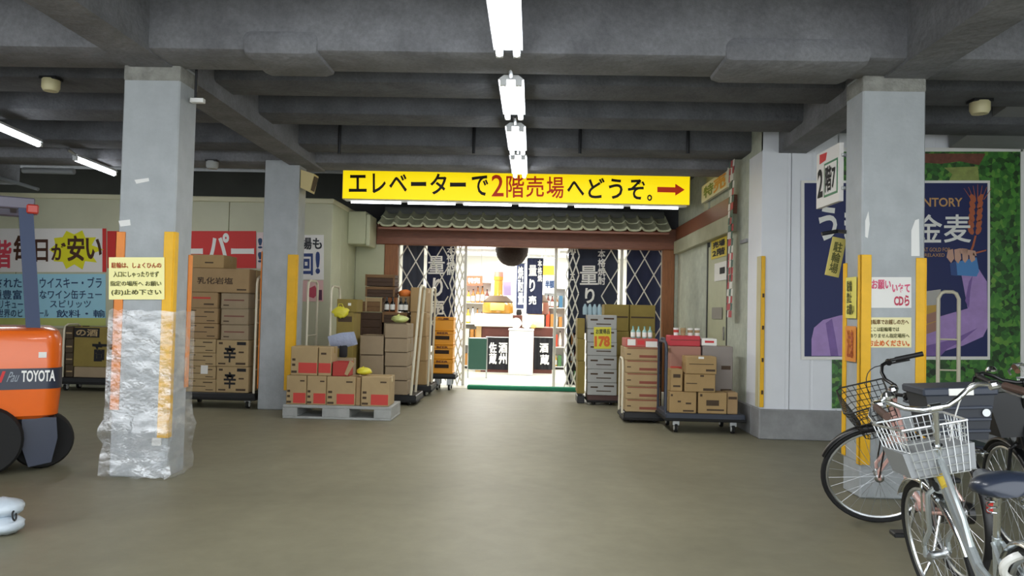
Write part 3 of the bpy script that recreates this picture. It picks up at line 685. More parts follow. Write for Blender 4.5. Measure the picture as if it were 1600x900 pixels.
# wheat ear: stem and grains
mb = MB()
for k in range(6):
    for s in (-1, 1):
        cx = 1526+s*6-k*.6; cy = 310+k*10; pts = []
        for j in range(8):
            an = 2*PI*j/8; x = 4.2*math.cos(an); y = 7.5*math.sin(an); ca, sa = math.cos(s*.45), math.sin(s*.45); pts.append((cx+x*ca-y*sa, cy+x*sa+y*ca))
        poly_px(mb, pts, Yp2-.006)
for k in range(7): x = 1518+k*3.2; poly_px(mb, [(x-.7, 312), (x+.7, 312), (x+(k-3)*4+.3, 288+abs(k-3)*2), (x+(k-3)*4-.3, 288+abs(k-3)*2)], Yp2-.0062)
poly_px(mb, [(1523, 368), (1526, 368), (1522, 385), (1516, 399), (1513, 399), (1519, 383)], Yp2-.006)
poly_px(mb, [(1516, 396), (1541, 390), (1541, 392), (1516, 399)], Yp2-.0061)
mb.build('print', M_WHEAT, t, smooth=False, recalc=False)
P2('print', M_FOAM, [(1440, 456), (1470, 452), (1468, 476), (1441, 478)], dz=.006); P2('print', M_BEER, [(1441, 478), (1468, 476), (1466, 512), (1442, 514)], dz=.006); P2('print', mat('print_hand_shade', '#a87c6a', .5), [(1440, 494), (1464, 486), (1467, 500), (1442, 508)], [(1440, 510), (1464, 502), (1466, 516), (1442, 524)], dz=.008)
chars_px(t, M_INKW, Yp2-.006, (('う', 1279, 1308, 322, 376), ('ま', 1319, 1355, 326, 378), ('い', 1364, 1400, 332, 374)), .03)
chars_px(t, M_INKW, Yp2-.006, (('金', 1430, 1472, 335, 379), ('麦', 1475, 1517, 335, 379)), .012)
mb = MB(); text_px(mb, 'SUNTORY', 1421, 1504, 309, 323, Yp2-.006, .02); text_px(mb, 'GREAT GOLD FOR', 1430, 1485, 387, 393, Yp2-.006); text_px(mb, 'RELAXED', 1445, 1476, 396, 401, Yp2-.006); mb.build('lettering', M_GOLD, t, smooth=False, recalc=False)

# ================================================================== POSTERS ON THE SIDE WALL
side_notice('yellow poster with black red characters high on the cream door', 1111, 1136, 368, 406, XS-.01, mat('poster_yellow', '#d6c02a', .5), [('売場', .12, .9, .1, .45, M_INK, .04), ('2階', .1, .9, .52, .9, M_INK, .04)], 'poster', 'poster')
side_notice('white notice with a black square below the yellow poster', 1116, 1136, 407, 440, XS-.01, M_PAPER, [('■', .45, .85, .3, .65, M_INK, .02)])
side_notice('small grey notice low on the cream door', 1112, 1128, 480, 498, XS-.01, mat('grey_paper', '#8f8a80', .6), [])
side_notice('green and red colourful poster above the timber band near the sign', 1096, 1137, 262, 318, XS-.07, mat('poster_white', '#d9d6c0', .5), [('特', .1, .5, .15, .85, mat('poster_green', '#5d7a34', .5), .08), ('売', .5, .95, .1, .9, mat('poster_orange', '#d8902a', .5), .08)], 'poster', 'poster', t=.05)
# hanging strip of small coloured pennants
a = WX(1145, 250, XS-.1); b = WX(1145, 496, XS-.1)
t = thing('pennant_strip', 'vertical hanging strip of small red, white and green pennants', 'banner', (a.x, a.y, b.z))
MS = [mat('pennant_red', '#b5454a', .6), mat('pennant_white', '#dcdad2', .6), mat('pennant_green', '#49675c', .6)]
n = 22; rnd = random.Random(3)
for k in range(n):
    z0 = b.z+(a.z-b.z)*k/n; z1 = b.z+(a.z-b.z)*(k+.92)/n
    for j in range(3):
        w = .2/3; x0 = a.x-.02+rnd.uniform(-.008, .008); y0 = a.y-.12+j*.085
        MB().prism([(x0, y0, z0), (x0, y0+.08, z0), (x0+.004, y0+.08, z1), (x0+.004, y0, z1)], (.004, 0, 0)).build('pennant', MS[(k+j*2+rnd.randint(0, 1)) % 3], t, smooth=False)
MB().cyl((a.x, a.y, b.z), (a.x, a.y, 3.66), .006, n=6).build('cord', M_BLACKP, t)

# ================================================================== STRETCH FILM ROUND THE NEAR LEFT COLUMN
M_FILM = mat('stretch_film', '#e8ebee', .12, bump=(12, .8), spec=.9)
def _film(m):
    nt = m.node_tree; L = nt.links; b = nt.nodes['Principled BSDF']; out = nt.nodes['Material Output']
    tr = nt.nodes.new('ShaderNodeBsdfTransparent'); gl = nt.nodes.new('ShaderNodeBsdfGlossy'); gl.inputs['Roughness'].default_value = .22
    if b.inputs['Normal'].links: L.new(b.inputs['Normal'].links[0].from_socket, gl.inputs['Normal'])
    n = nt.nodes.new('ShaderNodeTexNoise'); n.inputs['Scale'].default_value = 5.; n.inputs['Detail'].default_value = 6
    tc = nt.nodes.new('ShaderNodeTexCoord'); mp = nt.nodes.new('ShaderNodeMapping'); mp.inputs['Scale'].default_value = (1, 1, 2.6); L.new(tc.outputs['Object'], mp.inputs['Vector']); L.new(mp.outputs[0], n.inputs['Vector'])
    r = nt.nodes.new('ShaderNodeMapRange'); r.inputs[1].default_value = .38; r.inputs[2].default_value = .68; r.inputs[3].default_value = .10; r.inputs[4].default_value = .50; L.new(n.outputs[0], r.inputs[0])
    m1 = nt.nodes.new('ShaderNodeMixShader'); m1.inputs[0].default_value = .5; L.new(b.outputs[0], m1.inputs[1]); L.new(gl.outputs[0], m1.inputs[2])
    m2 = nt.nodes.new('ShaderNodeMixShader'); L.new(r.outputs[0], m2.inputs[0]); L.new(tr.outputs[0], m2.inputs[1]); L.new(m1.outputs[0], m2.inputs[2]); L.new(m2.outputs[0], out.inputs[0])
_film(M_FILM)
rnd = random.Random(11)
def film_ring(z, ex, n=44, amp=.012):
    x0, x1, y0, y1 = -3.656-ex, -3.092+ex, 6.540-ex, 6.955+ex; pts = []
    per = [((x0, y0), (x1, y0), 14), ((x1, y0), (x1, y1), 8), ((x1, y1), (x0, y1), 14), ((x0, y1), (x0, y0), 8)]
    for (p, q, m) in per:
        for i in range(m):
            f = i/m; pts.append((p[0]+(q[0]-p[0])*f+rnd.uniform(-amp, amp), p[1]+(q[1]-p[1])*f+rnd.uniform(-amp, amp), z+rnd.uniform(-.012, .012)))
    return pts
rings = []
for z, ex, am in ((0.012, .055, .02), (.05, .06, .02), (.12, .05, .02), (.2, .035, .02), (.28, .03, .025), (.36, .06, .03), (.43, .075, .035), (.5, .03, .02), (.6, .012, .006), (.72, .008, .006), (.85, .012, .008), (.98, .006, .006), (1.1, .01, .008), (1.22, .006, .005), (1.34, .004, .004), (1.44, .004, .004)): rings.append(film_ring(z, ex*.5, amp=am*.6))
mb = MB(); n = len(rings[0]); vs = [p for r in rings for p in r]
mb.add(vs, [(j*n+i, j*n+(i+1) % n, (j+1)*n+(i+1) % n, (j+1)*n+i) for j in range(len(rings)-1) for i in range(n)])
o = mb.build('stretch_film', M_FILM, recalc=False, ang=60); tag(o, 'shiny clear stretch film wound round the foot of the left column', 'plastic film')
# ================================================================== CARTS, CARTONS AND CRATES
UREF = None; zd = -9.
ORD = ['topmost', 'second from the top', 'third from the top', 'fourth from the top', 'fifth from the top', 'sixth from the top', 'seventh from the top']
def carton(label, u0, u1, v0, v1, Y, dep, m=M_CARD, prints=(), group=None, tape=True, cat='carton', name='cardboard_carton', rz=0., box=None):
    if box: x0, x1, z0, z1 = box
    else:
        vm = (v0+v1)/2; um = UREF or (u0+u1)/2
        x0 = W(u0, vm, Y).x; x1 = W(u1, vm, Y).x; z0 = W(um, v1, Y).z; z1 = W(um, v0, Y).z
        if abs(z0-zd) < .04: z0 = zd
    w = x1-x0; h = z1-z0-.0015; g = .002
    t = thing(name, label, cat, ((x0+x1)/2, Y+dep/2, z0+.0015), rz, group)
    MB().box(-w/2+g, w/2-g, -dep/2, dep/2, 0, h-g, .008).build('body', m, t, local=True)
    if tape:
        mb = MB(); mb.box(-w/2+g, w/2-g, -.026, .026, h-g-.001, h-g+.001); mb.box(-w/2+g-.0012, -w/2+g+.001, -.026, .026, h-.09, h-g+.001); mb.box(w/2-g-.001, w/2-g+.0012, -.026, .026, h-.09, h-g+.001)
        mb.build('tape', M_TAPE, t, local=True, smooth=False)
    mbs = {}
    for p in prints:
        if p[0] == 'r': _, f0, f1, g0, g1, mm = p; key = ('printed_mark', mm.name); mb = mbs.setdefault(key, (MB(), mm))[0]; mb.box(-w/2+f0*w, -w/2+f1*w, -dep/2-.0015, -dep/2+.001, h*(1-g1), h*(1-g0))
        elif p[0] == 't': _, s, f0, f1, g0, g1, mm, wt = p; key = ('lettering', mm.name); mb = mbs.setdefault(key, (MB(), mm))[0]; put_text(mb, s, (-w/2+f0*w, -dep/2-.002, h*(1-g1)), (w*(f1-f0), 0, 0), (0, 0, h*(g1-g0)), wt)
    for (nm, _), (mb, mm) in mbs.items():
        o = mb.build(nm, mm, t, local=True, smooth=False, recalc=(nm != 'lettering'))
        if nm == 'printed_mark' and len(mb.f) > 6: o['kind'] = 'stuff'
    return t
def stack(desc, u0, u1, vs, Y, dep, m=M_CARD, prints=(), group=None, fmt='{m} carton, {o} of {d}', word='brown', **k):
    n = len(vs)-1
    for i in range(n):
        o = ORD[i] if i < n-1 or n == 1 else 'lowest'
        carton(fmt.format(m=word, o=o, d=desc), u0, u1, vs[i], vs[i+1], Y, dep, m, prints[i % len(prints)] if prints and isinstance(prints[0], list) else prints, group, **k)
def caster(parent, x, y, r=.055, top=.14):
    MB().box(x-.045, x+.045, y-.035, y+.035, r+.03, top, .004).build('caster_fork', M_STEEL, parent)
    MB().cyl((x-.018, y, r), (x+.018, y, r), r, n=16).build('caster_wheel', M_RUBBER, parent)
    MB().cyl((x-.024, y, r), (x+.024, y, r), r*.6, n=12).build('caster_hub', M_WHITE, parent)
def cart(label, x0, x1, y0, y1, zd, th=.06, handle=None, cat='trolley', m=M_BLACKP, hm=M_CREAMP, group=None, cin=.12):
    t = thing('platform_trolley', label, cat, ((x0+x1)/2, (y0+y1)/2, 0), group=group)
    MB().box(x0, x1, y0, y1, zd-th, zd, .012).build('deck', m, t)
    MB().box(x0-.012, x1+.012, y0-.012, y1+.012, zd-th-.015, zd-th+.025, .01).build('bumper', M_RUBBER, t)
    for x in (x0+cin, x1-cin):
        for y in (y0+.09, y1-.09): caster(t, x, y, .06 if zd > .2 else .05, zd-th)
    for h in handle or ():
        side, xx, ya, yb, zt, r = h[:6]; bars = h[6] if len(h) > 6 else 0; hmm = h[7] if len(h) > 7 else hm; ln = h[8] if len(h) > 8 else 0
        # a U-shaped tube handle at one end
        P = lambda y, z: (xx+ln*(z-zd), y, z)
        MB().tube([P(ya, zd-.02), P(ya, zt-.1), P(ya+.03*(1 if yb > ya else -1), zt-.03), P(ya+.1*(1 if yb > ya else -1), zt), P(yb-.1*(1 if yb > ya else -1), zt), P(yb-.03*(1 if yb > ya else -1), zt-.03), P(yb, zt-.1), P(yb, zd-.02)], r, 8).build('handle', hmm, t)
        for k in range(bars):
            z = zd+(zt-zd)*(k+1)/(bars+1); MB().cyl(P(ya, z), P(yb, z), r*.7, n=6).build('handle_bar', hmm, t)
    return t
UREF = 337
# ---------------- tall trolley behind the near left column (front plane YT)
YT = 11.12
xl_, xr_ = W(270, 600, YT).x, _a-.075
zd = W(345, 613.5, YT).z
cart('black trolley with cream ladder handle carrying the tall carton load', xl_, xr_+.03, YT-.03, YT+.75, zd, .09, handle=[(1, xr_+.0, YT+.02, YT+.62, W(400, 432, YT).z, .018, 4)])
MARK = M_INKB
K1 = [('t', '乳化岩塩', .23, .76, .38, .66, M_INKB, .02), ('r', .82, .96, .84, .90, M_INKB)]
SM = [('r', .12, .4, .12, .18, MARK), ('r', .62, .9, .2, .28, MARK), ('r', .2, .7, .52, .57, MARK), ('r', .7, .92, .78, .84, MARK)]
SR = [('r', .3, .8, .3, .42, M_PRED), ('r', .62, .9, .7, .8, MARK)]
SP = [('r', .12, .85, .42, .5, mat('ink_maroon', '#7a4a40', .7)), ('r', .1, .3, .75, .82, MARK)]
KARA = [('t', '辛', .24, .62, .2, .84, M_INK, .03), ('r', .08, .2, .08, .16, MARK), ('r', .64, .92, .06, .18, M_INK), ('r', .7, .86, .42, .48, MARK), ('r', .08, .3, .86, .92, MARK), ('r', .62, .92, .84, .92, MARK)]
G1 = 'cartons on the tall trolley'
stack('left column on the tall trolley', 284, 337, [530, 552, 573, 593, 613.5], YT, .6, M_CARD2, SM, G1, word='plain brown')
stack('left block under the wide carton', 284, 340, [457, 482, 506, 530], YT, .6, M_CARD, [SR, SM, SM], G1, word='red-marked brown')
stack('right middle block on the tall trolley', 345, 388, [457, 482, 507, 531], YT+.03, .55, M_CARD3, SP, G1, word='flat dusty brown')
stack('lower right of the tall trolley, marked with one large brush character', 337.5, 388, [531, 572.5, 613.5], YT, .6, M_CARD2, KARA, G1, word='tan')
carton('wide brown carton with four dark characters laid across both columns of the tall trolley', 284, 389.5, 419, 457, YT, .6, M_CARD, K1, G1)
carton('topmost open brown carton on the tall trolley, under the red banner', 284, 350, 398, 419, YT+.05, .5, M_CARD4, [('r', .55, .75, .55, .65, MARK)], G1)
a = W(313.5, 584, YT-.002); b = W(325, 571, YT-.002)
tag(MB().box(a.x, b.x, YT-.006, YT-.001, a.z, b.z).build('shipping_label', M_PAPER), 'square white label stuck on a left column carton of the tall trolley', 'label')
UREF = 130
# ---------------- far left trolley under the blue banner
YF2 = 12.75
xa, xb = W(88, 590, YF2).x, W(178, 590, YF2).x
zd = W(130, 590, YF2).z
cart('far left black trolley with cream posts under the blue banner', xa, xb, YF2, YF2+.55, zd, .1, handle=[(-1, xa+.09, YF2+.02, YF2+.5, W(98, 507, YF2).z, .018, 0)])
carton('yellow brown carton with black lettering beside the near left column foot', 115, 168, 511, 573, YF2+.02, .5, M_OLIVE, [('r', .0, .75, .02, .26, M_INK), ('t', 'の酒', .06, .70, .05, .23, M_CARD2, .03), ('t', '商', .55, .98, .36, .86, M_INK, .04)], tape=False)
carton('dusty grey carton under the yellow brown lettered carton at far left', 115, 168, 573, 590, YF2+.02, .5, M_CARD3)
stack('far left stack by cream post', 102, 113.8, [510, 530, 552, 570, 590], YF2+.02, .5, mat('carton_dark', '#4a3d2c', .75), [('r', .1, .9, .5, .6, M_CARD2)], 'dark cartons at far left', word='dark brown')
carton('brown carton at far left peeping out behind the forklift', 60, 97, 515, 590, YF2+.02, .5, M_CARD3, SM)
UREF = 525
# ---------------- pallet with red printed cartons
YP = 10.3
a = W(441, 656, YP); b = W(611, 656, YP); zp = W(525, 634, YP).z
M_PAL = mat('pallet_grey', '#a4a6a4', .7, noise=(8, .12))
zd = zp
pt = thing('pallet', 'pale grey plastic pallet on the floor under the red printed cartons', 'pallet', ((a.x+b.x)/2, YP+.35, 0))
MB().box(a.x, b.x, YP, YP+.72, zp-.04, zp, .006).build('top_deck', M_PAL, pt)
MB().box(a.x, b.x, YP, YP+.72, 0, .03, .006).build('bottom_deck', M_PAL, pt)
for u0, u1 in ((441, 464), (503, 546), (584, 611)):
    MB().box(W(u0, 645, YP).x, W(u1, 645, YP).x, YP, YP+.72, .03, zp-.04, .004).build('block', M_PAL, pt)
def redp(flip=False): return [('r', .36, .97, .60, .95, M_PRED), ('r', .06, .2, .50, .58, M_INKB), ('r', .06, .2, .68, .76, M_INKB), ('r', .04, .26, .88, .95, M_INKB), ('r', .68, .9, .16, .21, M_INKB)]
G2 = 'red printed cartons on the grey pallet'
for u0, u1, lb in ((447, 478.5, 'leftmost'), (479, 509.5, 'second from the left'), (510, 555, 'third from the left')):
    carton('brown carton with red print, %s in the bottom row on the pallet' % lb, u0, u1, 588, 634, YP+.02, .36, M_CARD2, redp(), G2)
carton('brown carton with red print at the right end of the pallet, yellow bag on it', 564, 608, 587, 634, YP+.02, .42, M_CARD2, redp(), G2)
carton('plain narrow brown carton wedged between two bottom red printed cartons', 555.5, 563.5, 589, 634, YP+.05, .3, M_CARD, (), G2)
carton('upper left brown carton with red print on the pallet stack', 454, 496, 542.5, 588, YP+.03, .34, M_CARD2, [('r', .3, .98, .56, .92, M_PRED), ('r', .06, .18, .42, .5, M_INKB), ('r', .06, .18, .6, .68, M_INKB), ('r', .04, .24, .84, .92, M_INKB)], G2)
carton('smaller upper brown carton with red print beside the upper left one', 497, 518, 542.5, 588, YP+.04, .33, M_CARD2, [('r', .05, .95, .56, .9, M_PRED), ('r', .2, .6, .2, .27, M_INKB)], G2)
p = W(519, 588, YP+.05); q = W(545, 566, YP+.05)
t = thing('open_tray', 'open red tray carton with brown flap next to the upper row', 'carton', ((p.x+q.x)/2, YP+.15, p.z))
M_REDB = mat('carton_red', '#b23c34', .7)
mb = MB(); mb.box(p.x, q.x, YP+.04, YP+.055, p.z, q.z, .003); mb.box(p.x, q.x, YP+.29, YP+.305, p.z, q.z, .003); mb.box(p.x, p.x+.012, YP+.04, YP+.3, p.z, q.z, .003); mb.box(q.x-.012, q.x, YP+.04, YP+.3, p.z, q.z, .003); mb.box(p.x, q.x, YP+.04, YP+.3, p.z, p.z+.01)
mb.build('tray', M_REDB, t)
MB().prism([(q.x-.05, YP+.03, q.z-.16), (q.x-.01, YP+.03, q.z-.18), (q.x+.08, YP+.03, q.z-.02), (q.x+.02, YP+.03, q.z+.03)], (0, .01, 0)).build('flap', M_CARD2, t)
def bag(name, label, cat, c, r, m, seed, m2=None):
    t = thing(name, label, cat, (c[0], c[1], c[2]-r[2]))
    MB().blob(c, r, 14, 9, .12, seed).build('bag', m, t, ang=70)
    MB().cyl((c[0]-r[0]*.15, c[1], c[2]+r[2]*.55), (c[0]-r[0]*.3, c[1], c[2]+r[2]*1.05), r[0]*.1, r[0]*.28, n=8).build('twisted_top', m2 or m, t)
    return t
M_YBAG = mat('yellow_plastic', '#e0d63e', .35, bump=(20, .5)); M_YGBAG = mat('yellow_green_plastic', '#cfd98a', .3, bump=(20, .5)); M_BBAG = mat('blue_white_plastic', '#a9b4d0', .25, bump=(14, .6))
p = W(570, 582, YP+.2); zt1 = W(585, 587, YP+.02).z
bag('plastic_bag', 'small yellow plastic bag on the right end pallet carton', 'bag', (p.x, YP+.17, zt1+.045), (.11, .1, .05), M_YBAG, 1)
# blue white packet leaning on dark drink packets
p = W(534, 532, YP+.35)
t = thing('plastic_packet', 'crumpled blue and white plastic packet sticking up behind the red tray', 'packet', (p.x, YP+.4, p.z-.14))
mb = MB(); mb.X = Matrix.Translation((p.x, YP+.4, p.z)) @ Matrix.Rotation(math.radians(-12), 4, 'Y') @ Matrix.Rotation(math.radians(25), 4, 'X')
rnd = random.Random(5); vs = []; fs = []
for side in (0, 1):
    for j in range(6):
        for i in range(8):
            x = (i/7-.5)*.38; z = (j/5-.5)*.24*(1-.35*abs(i/7-.5)); th = (.035*math.sin(PI*i/7)*math.sin(PI*j/5)+.003)*(1 if side else -1); vs.append((x, th+rnd.uniform(-.006, .006), z+.5*x*(0)))
for side in (0, 1):
    for j in range(5):
        for i in range(7): a0 = side*48+j*8+i; fs.append((a0, a0+1, a0+9, a0+8))
for i in range(7): fs += [(i, i+1, 49+i, 48+i), (40+i, 41+i, 89+i, 88+i)]
for j in range(5): fs += [(j*8, j*8+8, 56+j*8, 48+j*8), (j*8+7, j*8+15, 63+j*8, 55+j*8)]
mb.add(vs, fs); mb.build('film', M_BBAG, t, ang=60)
p = W(533, 559, YP+.34); q = W(533, 543, YP+.34)
MB().box(p.x-.05, p.x+.06, YP+.40, YP+.47, p.z, q.z+.03, .02).build('contents', M_INK, t)
carton('brown carton standing behind the red tray under the blue white packet', 500, 548, 560, 632, YP+.38, .3, M_CARD3, ())
UREF = None
# cart with two cream handle tubes behind the pallet, left
def frame_cart(label, uL, uR, vt, Yc, dep, x_lo, x_hi, zd, ru=.018):
    return cart(label, x_lo, x_hi, Yc, Yc+dep, zd, .06, handle=[(-1, x_lo+.03, Yc+.03, Yc+dep-.05, W(uL, vt, Yc).z, ru, 1)])
YK = 11.75
x0 = W(474, 600, YK).x; x1 = W(552, 600, YK).x
cart('trolley behind the pallet with twin cream posts by the second left column', x0-.02, x1, YK, YK+.6, .2, .06, handle=[(-1, x0+.02, YK+.02, YK+.55, W(480, 438, YK).z, .02, 1), (1, W(516, 500, YK).x, YK+.02, YK+.55, W(518, 447, YK).z, .018, 0)])
z = .2
zt2 = W(540, 488, YK).z
carton('large olive brown carton behind the pallet with the yellow bag on top', 0, 0, 0, 0, YK+.02, .5, M_OLIVE, [('r', .1, .9, .05, .12, M_INKB)], box=(W(525, 500, YK).x, W(552, 500, YK).x, .2, zt2), tape=True)
carton('open brown carton atop the large olive carton', 0, 0, 0, 0, YK+.1, .4, M_OLIVE, [('r', .55, .7, .3, .5, M_PAPER)], box=(W(524, 470, YK).x, W(556, 470, YK).x, zt2, W(540, 467, YK).z), tape=False)
p = W(533, 488, YK)
t = thing('plastic_bag', 'yellow plastic bag hanging over the front of the large olive carton', 'bag', (p.x, YK, p.z-.1)); mb = MB(); mb.blob((p.x, YK-.02, p.z), (.13, .035, .085), 12, 8, .15, 4); mb.build('bag', M_YBAG, t, ang=70); MB().tube([(p.x-.05, YK-.03, p.z+.06), (p.x-.03, YK-.03, p.z+.13), (p.x+.02, YK-.03, p.z+.13), (p.x+.05, YK-.03, p.z+.06)], .006, 6).build('handle', M_YBAG, t)
# dark wooden crates
M_DWOOD = mat('dark_crate_wood', '#4b3626', .7, noise=(8, .25), stretch=(1, 10, 10)); M_LWOOD = mat('crate_wood', '#7d5d3a', .7, noise=(8, .2), stretch=(1, 10, 10))
def crate(label, u0, u1, v0, v1, Y, dep, m, m2, group=None):
    x0 = W(u0, v0, Y).x; x1 = W(u1, v0, Y).x; um = (u0+u1)/2; z0 = W(um, v1, Y).z; z1 = W(um, v0, Y).z
    t = thing('wooden_crate', label, 'crate', ((x0+x1)/2, Y+dep/2, z0), group=group); h = z1-z0
    MB().box(x0+.012, x1-.012, Y+.012, Y+dep-.012, z0, z1-.02).build('body', m, t)
    for k in range(3):
        za = z0+h*(k/3)+.004; zb_ = z0+h*((k+1)/3)-.012
        MB().box(x0, x1, Y, Y+.014, za, zb_, .003).build('slat', m2 if k == 2 else m, t)
        MB().box(x1-.014, x1, Y+.014, Y+dep, za, zb_, .003).build('slat', m, t)
    for x in (x0, x1-.03): MB().box(x, x+.03, Y-.008, Y, z0, z1-.01, .002).build('batten', m2, t)
    return t
YW2 = 13.2
G3 = 'dark wooden crates stacked left of the entrance'
vs_ = [428, 447, 464, 486, 505, 524, 560, 600]
zfl = 0
crate('topmost dark wooden crate left of the entrance lattice', 571, 617, 428, 447, YW2, .4, M_DWOOD, M_LWOOD, G3)
crate('second dark wooden crate from the top left of the entrance lattice', 571, 617, 447, 464, YW2, .4, M_DWOOD, M_LWOOD, G3)
crate('pale fronted wooden crate beside the black bottles', 571, 597, 464, 487, YW2, .4, M_LWOOD, M_CARD2, G3)
crate('dark crate directly under the black bottles', 597.5, 636, 487, 504, YW2-.02, .4, M_DWOOD, M_LWOOD, G3)
crate('dark crate below the pale fronted wooden crate', 563, 597, 487, 524, YW2, .4, M_DWOOD, M_DWOOD, G3)
crate('brown crate showing at the left of the pale fronted one', 561, 570.5, 470, 487, YW2, .4, M_LWOOD, M_LWOOD, G3)
carton('large plain carton carrying the dark wooden crates', 0, 0, 0, 0, YW2, .5, M_CARD3, (), box=(W(561, 560, YW2).x, W(597, 560, YW2).x, 0, W(580, 524, YW2).z))
carton('large plain carton under the crate with the black bottles', 0, 0, 0, 0, YW2, .5, M_CARD3, (), box=(W(598, 560, YW2).x, W(635, 560, YW2).x, 0, W(620, 504, YW2).z))
def bottle(label, x, y, z, h, r, m, lab=None, cap=None, group=None, neck=.35, cat='bottle', name='bottle'):
    z += .0015
    t = thing(name, label, cat, (x, y, z), group=group)
    MB().lathe([(r*.9, 0), (r, .01), (r, h*(.92-neck)), (r*.75, h*(1.0-neck)), (r*.36, h*(1.12-neck)), (r*.34, h*.94)], (x, y, z), n=14).build('body', m, t)
    MB().lathe([(r*.4, h*.93), (r*.4, h), (r*.3, h*1.01)], (x, y, z), n=12).build('cap', cap or m, t)
    if lab: MB().lathe([(r*1.01, h*.12), (r*1.015, h*.13), (r*1.015, h*(.85-neck)), (r*1.01, h*(.86-neck))], (x, y, z), n=14).build('paper_label', lab, t)
    return t
M_GLASSK = mat('black_glass', '#121316', .12, coat=.4)
za = W(620, 487, YW2-.0).z
for k, (u, lb) in enumerate(((604, 'leftmost'), (613, 'second'), (626, 'third'), (633.5, 'rightmost'))):
    p = W(u, 487, YW2+.05); bottle('black glass bottle with white label, %s of four on the dark crate' % lb, p.x, YW2+.06, za, .24, .042, M_GLASSK, M_PAPER, M_GLASSK, 'black bottles on the dark crate')
p = W(633, 458, YW2+.3)
t = thing('bundle', 'orange paper wrapped bundle behind the black bottles', 'bundle', (p.x, YW2+.3, W(633, 487, YW2+.3).z)); MB().blob((p.x, YW2+.34, W(633, 459, YW2+.3).z), (.13, .1, .075), 12, 8, .06, 8).build('wrap', mat('orange_wrap', '#d9762c', .6), t); MB().box(p.x-.1, p.x+.1, YW2+.26, YW2+.37, za+.002, W(633, 463, YW2+.3).z, .01).build('box', M_CARD, t)
UREF = 600
# ---------------- cart A: two stacks of plain cartons
YA = 12.0
xa, xb = W(562, 600, YA).x, W(648, 600, YA).x
zd = W(615, 617, YA).z
cart('black trolley behind the pallet, loaded with two plain carton stacks', xa, xb+.03, YA-.02, YA+.75, zd, .1, handle=[(1, xb-.06, YA+.02, YA+.5, W(652, 446, YA).z, .022, 0, M_CREAMP, .065)])
G4 = 'plain cartons on the trolley behind the pallet'
PL = [('r', .05, .95, .0, .03, M_INKB)]
stack('right stack behind the pallet', 601, 637, [505, 528, 550, 572, 594, 617], YA, .6, M_CARD3, PL, G4, word='plain brown')
stack('shorter left stack behind the pallet', 562, 599, [524, 555, 586, 617], YA, .5, M_CARD3, PL, G4, word='plain brown')
p = W(625, 500, YA+.2); zt1 = W(600, 505, YA).z
bag('plastic_bag', 'yellow green plastic bag on the right plain carton stack', 'bag', (p.x, YA+.2, zt1+.066), (.14, .13, .06), M_YGBAG, 3)
UREF = 655
# ---------------- cart B behind it
YBc = 13.3
xa, xb = W(640, 600, YBc).x, W(672, 600, YBc).x
zd = W(655, 602, YBc).z
cart('second black trolley in line, beside the yellow beer crates', xa, xb+.02, YBc, YBc+.8, zd, .1, handle=[(1, xb-.04, YBc+.02, YBc+.5, W(662, 449, YBc).z, .02, 0, M_CREAMP, .02)])
stack('narrow tall stack on the second trolley', 641, 666, [449, 488, 526, 564, 602], YBc+.05, .65, M_CARD4, (), 'tall stack by the beer crates', word='orange brown')
UREF = None
# ---------------- yellow beer crates
YQ = 14.4
M_CRATE = mat('beer_crate_yellow', '#e39a1c', .45); M_SLOT = mat('slot_dark', '#2b1a10', .8); M_CINK = mat('crate_ink', '#5a2010', .6)
xa, xb = W(675, 560, YQ).x, W(708, 560, YQ).x
zd = W(690, 584, YQ).z
cart('low black dolly under the yellow beer crates', xa-.02, xb+.05, YQ-.02, YQ+.5, zd, .08, cat='dolly')
zs = [zd+(W(690, 495, YQ).z-zd)*k/4 for k in range(5)]
for k in range(4):
    z0, z1 = zs[k], zs[k+1]; h = z1-z0
    t = thing('beer_crate', 'yellow plastic beer crate, %s in the stack of four' % ['lowest', 'second from the floor', 'third from the floor', 'topmost'][k], 'crate', ((xa+xb)/2, YQ+.2, z0), group='yellow beer crates')
    MB().box(xa+.01, xb-.01, YQ+.01, YQ+.39, z0, z1-.004, .012).build('body', M_CRATE, t)
    MB().box(xa, xb, YQ, YQ+.4, z1-h*.24, z1-.003, .008).build('rim', M_CRATE, t); MB().box(xa, xb, YQ, YQ+.4, z0+.004, z0+h*.14, .008).build('foot_rim', M_CRATE, t)
    if k < 3: MB().box(xa+.05, xb-.08, YQ+.002, YQ+.02, z0+h*.40, z0+h*.66, .004).build('hand_slot', M_SLOT, t)
    mb = MB(); put_text(mb, '北陸' if k == 3 else 'BEER', (xa+.08, YQ-.003, z1-h*.22), ((xb-xa)*.55, 0, 0), (0, 0, h*.15), .03); mb.build('lettering', M_CINK, t, smooth=False, recalc=False)
UREF = 940
# ================================================================== RIGHT SIDE: roll cage of pale cartons
YR1 = 12.7
xa, xb = W(917, 600, YR1).x, W(965, 600, YR1).x
zd = W(940, 618, YR1).z
cart('dark reddish dolly under the tall pale grey carton stack', xa+.012, xb+.02, YR1-.02, YR1+.5, zd, .1, m=mat('dolly_maroon', '#4a2f2c', .5), cat='dolly')
PG = [('r', .1, .35, .3, .42, M_INKB), ('r', .55, .9, .2, .32, M_INKB), ('r', .3, .8, .62, .7, M_INKB)]
stack('tall pale stack right of the entrance step', 918, 964, [492, 514, 535, 556, 577, 598, 618], YR1, .45, M_GREYC, PG, 'pale grey cartons right of the entrance', word='pale grey')
o = notice('price_card', 'yellow green price card with orange figures on the pale grey stack', 928, 955, 511, 545, YR1-.006, mat('price_yellow', '#d9d23a', .5), [('お買得品', 931, 953, 514, 522, M_NBLK, .04), ('178', 929, 953, 525, 542, mat('price_orange', '#d86a1c', .5), .06)], cat='price card')
